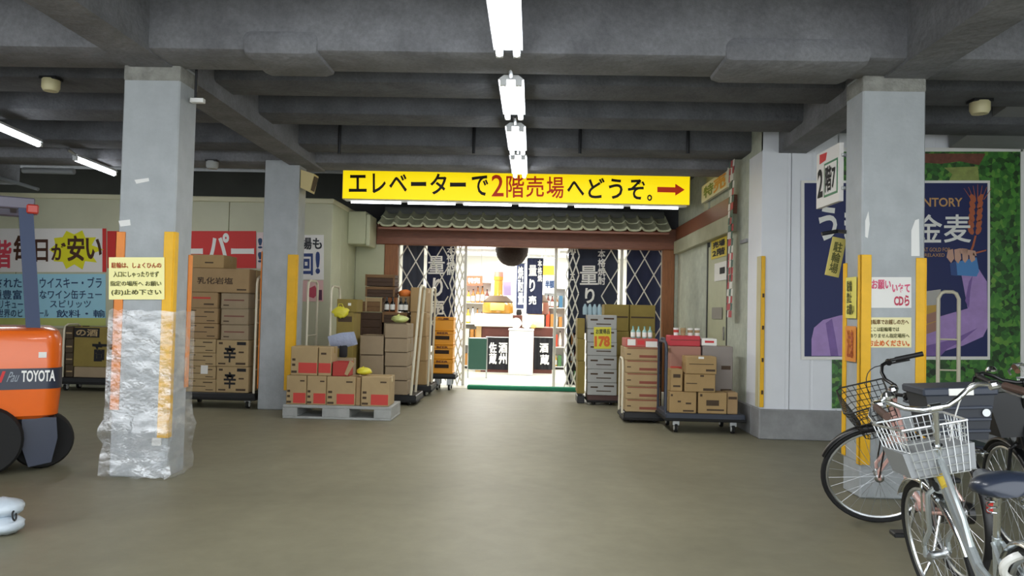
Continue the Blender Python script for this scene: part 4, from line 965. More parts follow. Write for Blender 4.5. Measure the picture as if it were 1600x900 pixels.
YR2 = 13.3
xa2 = W(901, 600, YR2).x
stack('stack left of the pale grey one', 902, 914, [498, 530, 565, 618], YR2-.4, .5, M_OLIVE, (), 'olive cartons right of the entrance', word='olive brown')
carton('small dark box under the olive stack at the entrance side', 0, 0, 0, 0, YR2-.4, .5, M_BLACKP, (), box=(W(902, 600, YR2-.4).x, W(914, 600, YR2-.4).x, 0, W(910, 618, YR2-.4).z), tape=False, name='plinth_box')
p = W(926, 492, YR1+.05)
t = thing('water_bottle_pack', 'shrink wrapped pack of clear water bottles on top of the pale stack', 'bottle pack', (p.x, YR1+.12, W(926, 492, YR1).z))
M_WATER = mat('pale_blue_plastic', '#b9d2dc', .12, alpha=.6)
for i in range(4):
    for j in range(2):
        x = p.x-.12+i*.08; y = YR1+.12+j*.08
        MB().lathe([(.034, 0), (.037, .02), (.037, .12), (.015, .165), (.014, .18)], (x, y, W(926, 492, YR1).z), n=10).build('bottle', M_WATER, t)
YR3 = 13.8
UREF = 984; zd = W(984, 618, YR3).z
zt1 = W(984, 518, YR3).z
for (u0, u1, lb) in ((944, 983, 'left'), (984, 1024, 'right')):
    carton('olive brown carton high behind the crate cart, %s one of two' % lb, u0, u1, 476, 518, YR3, .5, M_OLIVE, [('r', .05, .95, .44, .5, M_INKB)])
    stack('lower %s olive stack behind the crate cart' % lb, u0, u1, [518, 556, 592, W(u0, 0, YR3) and 618], YR3, .5, M_OLIVE, (), 'lower olive cartons', word='plain olive')
zq = W(984, 618, YR3).z
xq0, xq1 = W(944, 600, YR3).x, W(1024, 600, YR3).x
tag(MB().box(xq0, xq1, YR3, YR3+.5, 0, zq-.003, .01).build('plinth_box', M_BLACKP), 'low dark plinth under the olive cartons behind the crate cart', 'plinth')
UREF = 1004
# ---------------- crate cart with tan trays
YC2 = 10.75
xa, xb = W(975, 620, YC2).x, W(1033, 620, YC2).x
zd = W(1004, 644, YC2).z
cart('black trolley with curved dark handle under the tan drink trays', xa, xb+.04, YC2-.02, YC2+.7, zd, .1, handle=[(1, xb+.06, YC2+.02, YC2+.45, W(1040, 530, YC2).z, .02, 0, M_BLUEK), (-1, xa-.02, YC2+.02, YC2+.4, W(968, 560, YC2).z, .016, 0, M_CREAMP)])
TR = [('r', .06, .94, .04, .12, mat('tray_rust', '#8a4a3a', .7)), ('r', .4, .9, .6, .8, mat('tray_rust', '#8a4a3a', .7)), ('r', .05, .16, .5, .58, M_INKB)]
stack('stack on the curved handle trolley', 977, 1032, [543, 563, 583, 604, 624, 644], YC2, .6, M_CARD2, TR, 'tan drink trays', word='tan drink', fmt='{m} tray, {o} of {d}', name='drink_tray', cat='tray')
carton('shallow red and white drink tray on top of the tan trays', 978, 1028, 529, 543, YC2+.02, .5, mat('tray_red', '#b8574e', .6), [('r', .05, .3, .1, .8, M_PAPER), ('r', .62, .98, .3, .95, M_PAPER), ('r', .36, .58, .2, .7, M_RED)], tape=False, name='drink_tray', cat='tray')
zt1 = W(1003, 529, YC2).z
M_TEAL = mat('teal_cap', '#8fb8b0', .4)
for k, u in enumerate((989, 998, 1007, 1016)):
    p = W(u, 529, YC2+.1)
    bottle('teal capped bottle, %s of four standing on the red tray' % ('first', 'second', 'third', 'fourth')[k], p.x, YC2+.1+.03*(k % 2), zt1, .165, .032, M_TEAL, M_PAPER, mat('teal_dark', '#5f9a92', .4), 'teal capped bottles')
UREF = 1100
# ---------------- front right trolley
YC3 = 9.95
xa, xb = W(1040, 650, YC3).x, W(1164, 650, YC3).x
xb = min(xb, XS-.06)
zd = W(1100, 646.5, YC3).z
cart('slate grey platform trolley with white casters in front of the side wall', xa, xb, YC3-.03, YC3+.75, zd, .085, m=M_BLUEK, handle=[(-1, xa+.008, YC3+.05, YC3+.65, W(1046, 535, YC3).z, .018, 0, M_BLUEK)], cin=.14)
G5 = 'cartons on the slate trolley'
B1 = [('r', .3, .42, .42, .5, M_INKB), ('r', .6, .8, .5, .58, M_INKB), ('r', .5, .9, .85, .93, M_INKB), ('r', .05, .12, .12, .22, M_INKB)]
carton('bottom left carton on the slate trolley, small dark marks', 1046, 1088.5, 613, 646.5, YC3, .3, M_CARD4, B1, G5)
carton('bottom middle carton on the slate trolley with a dark word block', 1091, 1136, 613, 646.5, YC3, .3, M_CARD4, [('r', .28, .72, .36, .62, M_INKB), ('r', .3, .9, .78, .86, M_INKB), ('r', .06, .14, .08, .2, M_INKB)], G5)
carton('bottom right narrow carton on the slate trolley', 1136.5, 1153, 612, 646.5, YC3+.01, .3, M_CARD, [('r', .1, .9, .2, .32, M_INKB)], G5)
carton('small carton at the left of the middle row on the slate trolley', 1048, 1067, 578, 613, YC3+.03, .28, M_CARD4, [('r', .2, .8, .22, .38, M_INKB), ('r', .2, .8, .72, .8, M_INKB)], G5)
carton('middle row wide carton on the slate trolley', 1070, 1118, 585, 613, YC3, .3, M_CARD4, [('r', .5, .62, .04, .14, M_INKB), ('r', .6, .95, .78, .92, M_INKB), ('r', .05, .4, .5, .55, M_INKB)], G5)
carton('top front wide carton on the slate trolley', 1072, 1120, 557, 585, YC3, .3, M_CARD4, [('r', .65, .95, .72, .84, M_INKB), ('r', .1, .9, .42, .46, M_INKB), ('r', .4, .58, .02, .14, M_PAPER)], G5)
zb0 = zd
Yb = YC3+.33
carton('tall pinkish brown carton behind the front cartons on the slate trolley', 0, 0, 0, 0, Yb, .36, mat('carton_pink', '#a5796a', .7), [('r', .0, 1, .32, .36, M_PRED)], G5, box=(W(1047, 600, Yb).x, W(1095, 600, Yb).x, zb0, W(1068, 541, Yb).z))
carton('bright red carton behind, below the four white cups', 0, 0, 0, 0, Yb+.02, .32, mat('carton_scarlet', '#c23a44', .6), [('r', .02, .98, .4, .45, M_INKB)], G5, box=(W(1047, 530, Yb).x, W(1095, 530, Yb).x, W(1068, 541, Yb).z, W(1068, 524.5, Yb).z), tape=False)
ztr = W(1068, 524.5, Yb).z
for k, (u, m) in enumerate(((1055, M_WHITE), (1066, M_CARD2), (1077, M_WHITE), (1088, M_PAPER))):
    p = W(u+1.5, 524, Yb+.08)
    t = thing('paper_cup', '%s paper cup on the red carton, %s of four' % (('white', 'tan', 'white', 'cream')[k], ('first', 'second', 'third', 'fourth')[k]), 'cup', (p.x, Yb+.09, ztr), group='paper cups on the red carton')
    MB().lathe([(.030, 0), (.036, .09), (.039, .1), (.036, .1), (.028, .01)], (p.x, Yb+.09, ztr), n=14).build('cup', m, t); MB().lathe([(.0345, .04), (.0365, .075)], (p.x, Yb+.09, ztr), n=14).build('sleeve', M_PRED if k == 0 else M_CARD, t)
carton('tall grey carton at the right rear of the slate trolley', 0, 0, 0, 0, Yb, .36, mat('carton_mauve_grey', '#8d857f', .7), [('r', .62, .92, .3, .36, M_INKB), ('r', .6, .95, .66, .7, M_INKB)], G5, box=(W(1097, 600, Yb).x, W(1145, 600, Yb).x, zb0, W(1120, 541, Yb).z))
carton('small white and red box on the tall grey carton', 0, 0, 0, 0, Yb+.02, .25, M_PAPER, [('r', .2, .8, .3, .6, M_RED)], G5, box=(W(1097, 536, Yb).x, W(1121, 536, Yb).x, W(1120, 541, Yb).z, W(1110, 529, Yb).z), tape=False)
UREF = None
# white handled trolley parked behind the bicycles
YH = 8.9
xa, xb = W(1466, 500, YH).x, W(1498, 500, YH).x
t = thing('hand_trolley', 'tall cream tube handled hand trolley parked behind the bicycles', 'trolley', ((xa+xb)/2, YH, 0))
zt1 = W(1482, 456, YH).z
MB().tube([(xa, YH, .16), (xa, YH, zt1-.08), (xa+.03, YH, zt1-.02), (xa+.07, YH, zt1), (xb-.07, YH, zt1), (xb-.03, YH, zt1-.02), (xb, YH, zt1-.08), (xb, YH, .16)], .021, 10).build('handle', M_CREAMP, t)
for z in (.5, .95, 1.3): MB().cyl((xa, YH, z), (xb, YH, z), .01, n=8).build('cross_bar', M_CREAMP, t)
MB().box(xa-.15, xb+.15, YH-.5, YH+.1, .12, .18, .01).build('deck', M_BLUEK, t)
for x in (xa-.08, xb+.08):
    for y in (YH-.42, YH+.02): caster(t, x, y, .055, .12)
# ================================================================== SHOP INTERIOR AND ENTRANCE GATES
def store_light(label, x, y):
    t = thing('panel_light', label, 'light', (x, y, 3.06))
    MB().box(x-.7, x+.7, y-.16, y+.16, 3.08, 3.15, .01).build('housing', M_HOUS, t); MB().box(x-.66, x+.66, y-.13, y+.13, 3.06, 3.085, .004).build('diffuser', mat('diffuser_lit', '#ffffff', .4, emit=('#fbfdff', 6)), t)
    area('lamp', t, (x, y, 3.03), (0, 0, 0), 1.3, .3, STORE_W)
for y, w in ((16.6, 'front'), (18.6, 'middle'), (20.6, 'rear')):
    for x, s in ((-1.6, 'left'), (1.4, 'right')): store_light('white ceiling panel light in the shop, %s row, %s side' % (w, s), x, y)
store_light('white ceiling panel light at the very back of the shop', 0, 22.2)
M_GATE = mat('gate_white', '#d9d8cc', .4)
def lattice(label, x0, x1, z0, z1, Y, cw, ch, post=(), sw=.022):
    t = thing('lattice_gate', label, 'gate', ((x0+x1)/2, Y, z0))
    k = ch/cw
    for s, yy in ((1, Y), (-1, Y+.012)):
        c = -math.ceil((x1-x0)*k/ch)*ch
        while c < (z1-z0)+math.ceil((x1-x0)*k/ch)*ch:
            # line z = c + s*k*(x-x0)
            pts = []
            f = lambda x: c+s*k*(x-x0)
            xa, xb = x0, x1; za, zb_ = f(xa), f(xb)
            H = z1-z0
            def clip(x, z):
                if z < 0: return x0+(0-c)/(s*k), 0
                if z > H: return x0+(H-c)/(s*k), H
                return x, z
            if max(za, zb_) > .02 and min(za, zb_) < H-.02:
                xa, za = clip(xa, za); xb, zb_ = clip(xb, zb_)
                d = Vector((xb-xa, 0, zb_-za))
                if d.length > .06:
                    n = Vector((-d.z, 0, d.x)).normalized()*(sw/2); A = Vector((xa, yy, z0+za)); B = Vector((xb, yy, z0+zb_))
                    MB().prism([A-n, B-n, B+n, A+n], (0, .008, 0)).build('slat', M_GATE, t, smooth=False)
            c += ch
    for u in post: MB().box(u-.028, u+.028, Y-.02, Y+.05, z0, z1, .006).build('post', M_GATE, t)
    return t
YG = 15.55
zt1 = lint_z0+.06
xA = W(621, 450, YG).x; xB = W(712, 450, YG).x
lattice('white expanding lattice gate left of the shop entrance', xA, xB-.15, .0, zt1, YG, .36, .62, post=(xA,))
lattice('folded left part of the lattice gate beside the open entrance', xB-.12, W(724, 450, YG).x, .0, zt1, YG-.04, .10, .34, post=(W(727, 450, YG).x,), sw=.026)
xC = W(884, 450, YG).x; xD = W(904, 450, YG).x
lattice('folded right part of the lattice gate beside the open entrance', xC, xD, .0, zt1, YG-.04, .13, .38, post=(W(868, 450, YG).x,), sw=.026)
lattice('white lattice gate panel between entrance and white upright at right', W(940, 450, YG).x, W(966, 450, YG).x, .0, zt1, YG, .36, .62, post=(W(971, 450, YG).x,))
lattice('white expanding lattice gate at the far right of the shop front', W(977, 450, YG).x, W(1036, 450, YG).x, .0, zt1, YG, .38, .66, post=(W(1035, 450, YG).x,))
def curtain(label, u0, u1, v0, v1, Y, lines=(), m=M_NAVY, cat='banner', name='cloth_banner', amp=.012, hang=True):
    a = W(u0, v1, Y); b = W(u1, v0, Y); t = thing(name, label, cat, ((a.x+b.x)/2, Y, a.z)); n = 14; vs = []; fs = []
    for y in (0, .004):
        for i in range(n+1):
            x = a.x+(b.x-a.x)*i/n; yy = Y+y+amp*math.sin(i*1.7+u0)
            vs += [(x, yy, a.z), (x, yy, b.z)]
    q = 2*(n+1)
    for i in range(n): fs += [(2*i, 2*i+2, 2*i+3, 2*i+1), (q+2*i, q+2*i+1, q+2*i+3, q+2*i+2), (2*i, q+2*i, q+2*i+2, 2*i+2), (2*i+1, 2*i+3, q+2*i+3, q+2*i+1)]
    mb = MB(); mb.add(vs, fs); mb.build('cloth', m, t)
    MB().cyl((a.x-.03, Y, b.z+.01), (b.x+.03, Y, b.z+.01), .012, n=8).build('rod', M_STEEL, t)
    if hang:
        for x in (a.x+.03, b.x-.03): MB().cyl((x, Y, b.z+.01), (x, Y, 3.151), .004, n=5).build('cord', M_STEEL, t)
    mb = MB()
    for s, c0, c1, d0, d1, wt in lines: text_px(mb, s, c0, c1, d0, d1, Y-amp-.006, wt)
    if lines: mb.build('lettering', M_INKW, t, smooth=False, recalc=False)
    return t
YV = 15.8
curtain('navy banner with white brush characters behind the left lattice gate', 664, 713, 378, 540, YV, [('量', 669, 695, 400, 428, .01), ('り', 676, 692, 434, 464, .03), ('売', 668, 694, 468, 492, .03), ('本\n格\n焼\n酎', 698, 710, 386, 430, .02)])
curtain('dark navy cloth behind the leftmost part of the left lattice', 625, 663, 378, 560, YV+.02, [], mat('slate_cloth', '#343a48', .8))
curtain('narrow navy banner right beside the left timber post', 602, 618, 378, 446, YV, [('ノ', 605, 616, 402, 418, .02)], mat('navy_bright', '#1c2f66', .8))
curtain('navy banner with white characters behind the right lattice gate', 886, 966, 378, 520, YV, [('量', 906, 934, 415, 445, .01), ('り', 914, 929, 450, 474, .03), ('本\n格\n焼\n酎', 934, 946, 390, 445, .02), ('小', 889, 900, 386, 398, .03), ('二', 890, 899, 428, 438, .03)], mat('slate_navy', '#262c3e', .8))
curtain('plain dark navy cloth behind the far right lattice', 977, 1034, 378, 540, YV, [])
curtain('tall navy banner with white characters hanging deep inside the shop', 822, 849, 404, 490, 18.2, [('量', 826, 839, 414, 431, .015), ('り', 827, 836, 436, 456, .04), ('本\n格\n焼', 840, 847, 406, 440, .03), ('売', 826, 838, 462, 476, .04)])
curtain('narrow navy and white banner beside the tall one inside the shop', 806, 820, 412, 482, 18.25, [('焼\n酎\n量', 809, 818, 416, 476, .06)], mat('navy_pale', '#4a5378', .8))
# cedar ball
p = W(800, 386, 15.95)
t = thing('cedar_ball', 'dark cedar leaf ball hanging under the lintel of the entrance', 'ball', (p.x, 15.95, 2.45))
M_CEDAR = mat('cedar_needles', '#2a1c14', .95, noise=(30, .3), bump=(60, 1.))
MB().blob((p.x, 15.95, 2.79), .338, 26, 18, .03, 2).build('needles', M_CEDAR, t); MB().cyl((p.x, 15.95, 3.0), (p.x, 15.95, 3.149), .012, n=6).build('rope', M_CARD, t)
# tasting counter
YT2 = 19.0
M_CNT = mat('counter_red_brown', '#5a2c22', .5, noise=(5, .2)); M_CLOTH = mat('white_table_cloth', '#f0eee4', .8); M_GOLDB = mat('amber_glass', '#b07f2c', .25, coat=.5); M_GLAB = mat('gold_label', '#d8bf6a', .5); M_BRN = mat('brown_glass', '#6a3a2a', .3, coat=.5)
ct = thing('counter', 'red brown tasting counter with white cloth top deep in the shop', 'counter', (W(800, 578, YT2).x, YT2, 0))
xa, xb = W(745, 560, YT2).x, W(866, 560, YT2).x; zc1 = W(800, 511, YT2).z
MB().box(xa+.1, xb-.05, YT2, YT2+.7, 0, zc1, .01).build('body', M_CNT, ct)
zc2 = W(800, 491, YT2).z
MB().box(W(742, 500, YT2).x, W(801, 500, YT2).x, YT2-.08, YT2+.75, zc1, zc2, .02).build('cloth', M_CLOTH, ct)
MB().box(W(816, 500, YT2).x, W(850, 500, YT2).x, YT2-.08, YT2+.75, zc1, zc2, .02).build('cloth', mat('cream_table_cloth', '#f0e6b8', .8), ct)
MB().box(W(801, 500, YT2).x, W(816, 500, YT2).x, YT2+.1, YT2+.75, zc1, zc2-.02, .01).build('shelf', M_CNT, ct)
MB().box(W(744, 530, YT2).x, W(752, 530, YT2).x, YT2-.05, YT2+.05, 0, zc1).build('leg', M_CARD4, ct)
curtain('navy half curtain with white characters on the left front of the counter', 760, 797, 528, 577, YT2-.017, [('佐\n蔵', 764, 776, 535, 569, .05), ('酒\n州', 779, 793, 535, 569, .05)], mat('black_navy', '#15161c', .8), 'curtain', 'counter_curtain', hang=False)
curtain('navy half curtain with white characters on the right front of the counter', 834, 864, 528, 577, YT2-.017, [('酒', 843, 857, 536, 551, .05), ('蔵', 844, 858, 554, 570, .05)], mat('black_navy', '#15161c', .8), 'curtain', 'counter_curtain', hang=False)
def jug(label, uc, uw, v0, v1, m, lab, neck=None, vneck=None):
    p = W(uc, v1, YT2); r = uw/2/1200*YT2; h = (v1-v0)/1200*YT2; z = zc2; y = YT2+.32
    t = thing('display_bottle', label, 'bottle', (p.x, y, z))
    prof = [(r*.82, 0), (r, .03), (r*1.0, h*.45), (r*.9, h*.72), (r*.62, h*.95), (r*.5, h)]
    MB().lathe(prof, (p.x, y, z), n=24).build('body', m, t)
    MB().lathe([(r*.93, h*.62), (r*.95, h*.7), (r*.66, h*.93), (r*.55, h*1.02)], (p.x, y, z), n=24).build('shoulder', M_INKB, t)
    MB().box(p.x-r*.45, p.x+r*.45, y-r*1.02, y-r*.9, z+h*.18, z+h*.6, .02).build('paper_label', lab, t)
    if neck:
        hn = (v0-vneck)/1200*YT2; rn = neck/2/1200*YT2
        MB().lathe([(rn*1.15, h), (rn, h+.05), (rn, h+hn*.8), (rn*1.1, h+hn*.82), (rn*1.1, h+hn)], (p.x, y, z), n=16).build('neck', m, t); MB().lathe([(rn*1.12, h+hn), (rn*1.0, h+hn*1.25)], (p.x, y, z), n=16).build('cap', mat('cap_red', '#b86a5a', .5), t)
    return t
jug('big amber display bottle with gold label and long neck, left on counter', 777, 50, 463, 491, M_GOLDB, M_GLAB, 14, 432)
jug('big brown display bottle with pale label, right on the counter', 840, 36, 460, 491, M_BRN, mat('pale_label', '#e3c9b0', .5), 12, 444)
p = W(810, 508, YT2-.15)
t = thing('flower_vase', 'dark vase of pink and white flowers between the display bottles', 'flowers', (p.x, YT2+.25, zc2-.018))
MB().lathe([(.06, 0), (.075, .05), (.06, .12), (.07, .14)], (p.x, YT2+.25, zc2-.018), n=14).build('vase', M_INK, t)
for i in range(9):
    an = i*2.4; MB().blob((p.x+.07*math.cos(an)*(i % 3)/1.6, YT2+.25+.05*math.sin(an), zc2+.19+.035*(i % 3)), .045, 8, 6, .15, i).build('blossom', mat('blossom_pink', '#dd8f94', .7) if i % 2 else M_PAPER, t)
# white podium
YPd = 18.3
a = W(794, 580, YPd); b = W(834, 514, YPd)
t = thing('podium', 'white podium with plates on top in front of the counter', 'podium', ((a.x+b.x)/2, YPd, 0))
zt1 = b.z
MB().box(a.x, b.x, YPd, YPd+.5, 0, zt1-.05, .02).build('body', mat('podium_white', '#dededa', .5), t); MB().box(a.x-.02, b.x+.01, YPd-.02, YPd+.52, zt1-.05, zt1, .03).build('top', M_WHITE, t)
for k, (u, lb, w) in enumerate(((806, 'left', .13), (823, 'right', .12))):
    p = W(u, 512, YPd); t = thing('plate', 'round white plate propped on the podium, %s one' % lb, 'plate', (p.x, YPd+.2, zt1), group='plates on the podium')
    MB().lathe([(.02, 0), (w*.7, .008), (w, .03), (w*.98, .034), (w*.66, .014), (.01, .012)], (p.x, YPd+.2, zt1+w*.95), axis=(0, -1, .25), n=22).build('dish', M_WHITE, t); MB().box(p.x-.05, p.x+.05, YPd+.18, YPd+.26, zt1, zt1+.05, .005).build('stand', M_CARD2, t)
t = thing('sweet_bun', 'pale brown sample on the right end of the podium', 'sample', (W(832, 512, YPd).x, YPd+.15, zt1)); MB().blob((W(832, 512, YPd).x+.02, YPd+.09, zt1+.064), (.07, .06, .055), 10, 7, .1, 3).build('dough', M_GLAB, t); MB().box(W(832, 512, YPd).x-.05, W(832, 512, YPd).x+.04, YPd+.03, YPd+.15, zt1+.001, zt1+.012).build('tray', M_CARD2, t)
# green board on legs
YGb = 17.2
a = W(731, 577, YGb); b = W(761, 529, YGb)
t = thing('sign_board', 'dark green board on steel legs left of the shop entrance aisle', 'board', ((a.x+b.x)/2, YGb, 0))
MB().box(a.x, b.x, YGb, YGb+.03, a.z, b.z, .006).build('board', mat('board_green', '#214a3c', .6), t)
for x in (a.x, b.x): MB().cyl((x, YGb+.015, 0), (x, YGb+.015, b.z+.02), .016, n=8).build('leg', M_STEEL, t)
MB().cyl((a.x, YGb+.015, b.z), (b.x, YGb+.015, b.z), .012, n=8).build('rail', M_STEEL, t); MB().cyl((a.x, YGb+.015, a.z), (b.x, YGb+.015, a.z), .012, n=8).build('rail', M_STEEL, t)
# shop shelves with goods
rnd = random.Random(21)
GOODS = ['#c9482e', '#e0b23a', '#3a6a8a', '#d8d2c2', '#7a3a2a', '#4a7a4a', '#b07a3a', '#dfe3e6']
CN = dict(zip(GOODS, ('red', 'amber', 'blue', 'cream', 'brown', 'green', 'tan', 'white')))
def shelf(label, desc, x0, x1, y, dep, z1, rows, n, m=M_WHITE, facing=None):
    t = thing('shelf_unit', label, 'shelf', ((x0+x1)/2, y, 0))
    for x in (x0, x1-.03): MB().box(x, x+.03, y, y+dep, 0, z1, .004).build('upright', m, t)
    MB().box(x0, x1, y+dep-.02, y+dep, 0, z1).build('back_panel', m, t)
    for r in range(rows+1):
        z = .08+(z1-.12)*r/rows; MB().box(x0+.03, x1-.03, y, y+dep, z-.02, z, .003).build('shelf_board', m, t)
        if r == rows: break
        hh = (z1-.12)/rows-.04
        for k in range(n):
            xx = x0+.08+(x1-x0-.16)*(k+.5)/n; h = hh*rnd.uniform(.55, .88); w = (x1-x0-.16)/n*.4; c = rnd.choice(GOODS); mm = mat('goods_'+c[1:], c, .4)
            isb = rnd.random() < .5
            lb = '%s %s, %s from the left, %s shelf up, %s' % (CN[c], 'bottle' if isb else 'box', ('first', 'second', 'third', 'fourth', 'fifth')[k], ('first', 'second', 'third', 'fourth', 'fifth')[r], desc)
            if isb: bottle(lb, xx, y+dep*.4, z, h, min(w, .05), mm, M_PAPER, M_INK, 'goods on '+desc+' row %s' % ('a', 'b', 'c', 'd', 'e')[r], name='liquor_bottle')
            else:
                o = MB().box(xx-w, xx+w, y+.06, y+dep*.8, z+.001, z+h, .004).build('gift_box', mm); tag(o, lb, 'box', 'goods on '+desc+' row %s' % ('a', 'b', 'c', 'd', 'e')[r])
shelf('white shelf unit of bottles left at the back of the shop', 'left rear shop shelf', W(722, 500, 20).x, W(768, 500, 20).x, 20.0, .4, 2.3, 4, 5)
shelf('white shelf unit of bottles right at the back of the shop', 'right rear shop shelf', W(848, 500, 20.4).x, W(884, 500, 20.4).x, 20.4, .4, 2.2, 4, 4)
shelf('dark rack behind the folded right lattice gate', 'dark rack by the right gate', W(886, 560, 16.2).x, W(906, 560, 16.2).x, 16.2, .35, 1.25, 3, 3, M_BLACKP)
t = thing('poster', 'orange red poster high on the back shelf at left', 'poster', W(740, 446, 19.9)); sheet_px(MB(), 727, 754, 431, 446, 19.9, .01).build('paper', mat('poster_orange_red', '#d8694a', .6), t); [MB().cyl(W(q, 431, 19.9)+Vector((0, .005, 0)), (W(q, 431, 19.9).x, 19.905, 3.151), .004, n=5).build('cord', M_STEEL, t) for q in (727+2, 754-2)]; mb = MB(); text_px(mb, '特売', 731, 750, 434, 443, 19.885, .05); mb.build('lettering', M_PAPER, t, smooth=False, recalc=False)
t = thing('poster', 'pale blue price poster on the right of the shop', 'poster', W(860, 458, 19.9)); sheet_px(MB(), 849, 868, 432, 458, 19.9, .01).build('paper', mat('poster_pale_blue', '#c3cfe6', .6), t); [MB().cyl(W(q, 432, 19.9)+Vector((0, .005, 0)), (W(q, 432, 19.9).x, 19.905, 3.151), .004, n=5).build('cord', M_STEEL, t) for q in (849+2, 868-2)]; mb = MB(); text_px(mb, '半額', 852, 866, 438, 450, 19.885, .05); mb.build('lettering', M_BNAVY, t, smooth=False, recalc=False)
t = thing('poster', 'yellow poster high on the right of the shop', 'poster', W(858, 430, 19.9)); sheet_px(MB(), 848, 866, 415, 430, 19.8, .01).build('paper', mat('poster_amber', '#e6c23a', .6), t); [MB().cyl(W(q, 415, 19.9)+Vector((0, .005, 0)), (W(q, 415, 19.9).x, 19.905, 3.151), .004, n=5).build('cord', M_STEEL, t) for q in (848+4, 866-4)]
t = thing('poster', 'violet poster beside the neck of the amber display bottle', 'poster', W(792, 462, 19.9)); sheet_px(MB(), 786, 799, 440, 462, 19.9, .01).build('paper', mat('poster_violet', '#a79ac6', .6), t); [MB().cyl(W(q, 440, 19.9)+Vector((0, .005, 0)), (W(q, 440, 19.9).x, 19.905, 3.151), .004, n=5).build('cord', M_STEEL, t) for q in (786+2, 799-2)]
# ================================================================== FORKLIFT (left edge)
M_FORK = mat('forklift_orange', '#ee6a12', .28, coat=.4, noise=(3, .04)); M_FDARK = mat('forklift_slate', '#2f3648', .35, coat=.2); M_FBLUE = mat('guard_blue_grey', '#2c3c5e', .5)
FA = math.radians(34)
_c = W(97, 590, 6.72)
fk = thing('forklift', 'orange forklift with dark band and white lettering at left edge', 'forklift', (_c.x, 6.72, 0), FA)
FX1 = 0.; FY0 = 0.; FY1 = 1.0; FX0 = -2.1
FM = wm(fk); FN = (FM.to_3x3() @ Vector((0, -1, 0)))
def FS(u, v, off=0.):
    """point on the truck's near side, in the truck's own frame (x to the rear, y into the truck)"""
    d = _dir(u, v); o = Vector((0, 0, CAM_H)); p0 = FM @ Vector((0, off, 0)); k = (p0-o).dot(FN)/d.dot(FN); return FM.inverted() @ (o+d*k)
def fring(z, ins, r=.13):
    x0, x1, y0, y1 = FX0+ins, FX1-ins, FY0+ins, FY1-ins; pts = []
    for cx, cy, a0 in ((x1-r, y0+r, -90), (x1-r, y1-r, 0), (x0+.05, y1-.05, 90), (x0+.05, y0+.05, 180)):
        rr = r if cx > FX0+.3 else .05
        for k in range(6): an = math.radians(a0+90*k/5); pts.append((cx+rr*math.cos(an), cy+rr*math.sin(an), z))
    return pts
def loft(rings):
    n = len(rings[0]); mb = MB(); vs = [p for r in rings for p in r]
    fs = [(j*n+i, j*n+(i+1) % n, (j+1)*n+(i+1) % n, (j+1)*n+i) for j in range(len(rings)-1) for i in range(n)]
    fs += [tuple(range(n-1, -1, -1)), tuple(range((len(rings)-1)*n, len(rings)*n))]
    return mb.add(vs, fs)
zf = lambda v: FS(60, v).z
zb0, zb1, zt0, zbt = zf(607), zf(576), zf(512), zf(655)
def fb(mb, nm, m, **k): return mb.build(nm, m, fk, local=True, **k)
fb(loft([fring(zbt, .05), fring(zbt+.03, .015), fring(zb0-.004, 0.)]), 'lower_body', M_FORK)
fb(loft([fring(zb0-.004, -.006), fring(zb1+.004, -.006)]), 'band', M_FDARK)
fb(loft([fring(zb1+.004, 0.), fring(zt0-.10, .004), fring(zt0-.03, .03), fring(zt0, .08)]), 'counterweight', M_FORK)
def ftext(s, u0, u1, v0, v1, m, wt=.02, sk=0.):
    mb = MB(); a = FS(u0, v1, -.010); b = FS(u1, v0, -.010); put_text(mb, s, a, (b.x-a.x, 0, 0), (sk*(b.z-a.z), 0, b.z-a.z), wt); return fb(mb, 'lettering', m, smooth=False, recalc=False)
ftext('TOYOTA', 33, 87, 578, 597, M_INKW, .03); ftext('Pau', 10, 27, 581, 597, mat('grey_ink', '#9aa3ad', .5), .0, .3)
mb = MB(); mb.add([FS(u, v, -.010) for u, v in ((-3, 598), (2, 598), (9, 580), (4, 580))], [(0, 1, 2, 3)]); fb(mb, 'stripe', M_RED, smooth=False, recalc=False)
a = FS(60, 559, -.004); b = FS(73, 550, -.004); fb(MB().box(a.x, b.x, -.006, .004, a.z, b.z), 'sticker', M_PAPER)
fb(MB().prism([FS(u, v, .05) for u, v in ((34, 652), (88, 652), (90, 684), (80, 722), (44, 730), (34, 700))], (0, .34, 0)), 'steer_guard', M_FDARK)
def wheel(cx, cy, r, w, hubm=M_FORK):
    fb(MB().lathe([(r*.72, -w/2), (r*.93, -w/2), (r, -w/2+.03), (r, w/2-.03), (r*.93, w/2), (r*.72, w/2)], (cx, cy, r), axis=(0, 1, 0), n=32), 'tyre', M_RUBBER)
    fb(MB().lathe([(.02, -w*.42), (r*.5, -w*.42), (r*.6, -w*.48), (r*.74, -w*.48), (r*.74, w*.48), (.02, w*.3)], (cx, cy, r), axis=(0, 1, 0), n=24), 'wheel_rim', hubm)
c = FS(66, 690, .3); wheel(c.x, .30, .25, .2)
c = FS(2, 716, .05); wheel(c.x-.14, .06, .30, .2, M_FDARK)
wheel(-.5, .84, .25, .2)
fb(MB().box(c.x-.4, c.x+.25, .2, .9, .2, zbt+.02, .02), 'axle_housing', M_FDARK)
wheel(-1.75, .1, .3, .22, M_FDARK); wheel(-1.75, .9, .3, .22, M_FDARK)
def bar4(p, q, w, d):
    p = Vector(p); q = Vector(q); a = [p+Vector(v) for v in ((-w, -d, 0), (w, -d, 0), (w, d, 0), (-w, d, 0))]; b = [q+Vector(v) for v in ((-w, -d, 0), (w, -d, 0), (w, d, 0), (-w, d, 0))]
    return MB().hexa(a, b)
pb = FS(52, 514, .12); ptp = FS(40, 322, .12)
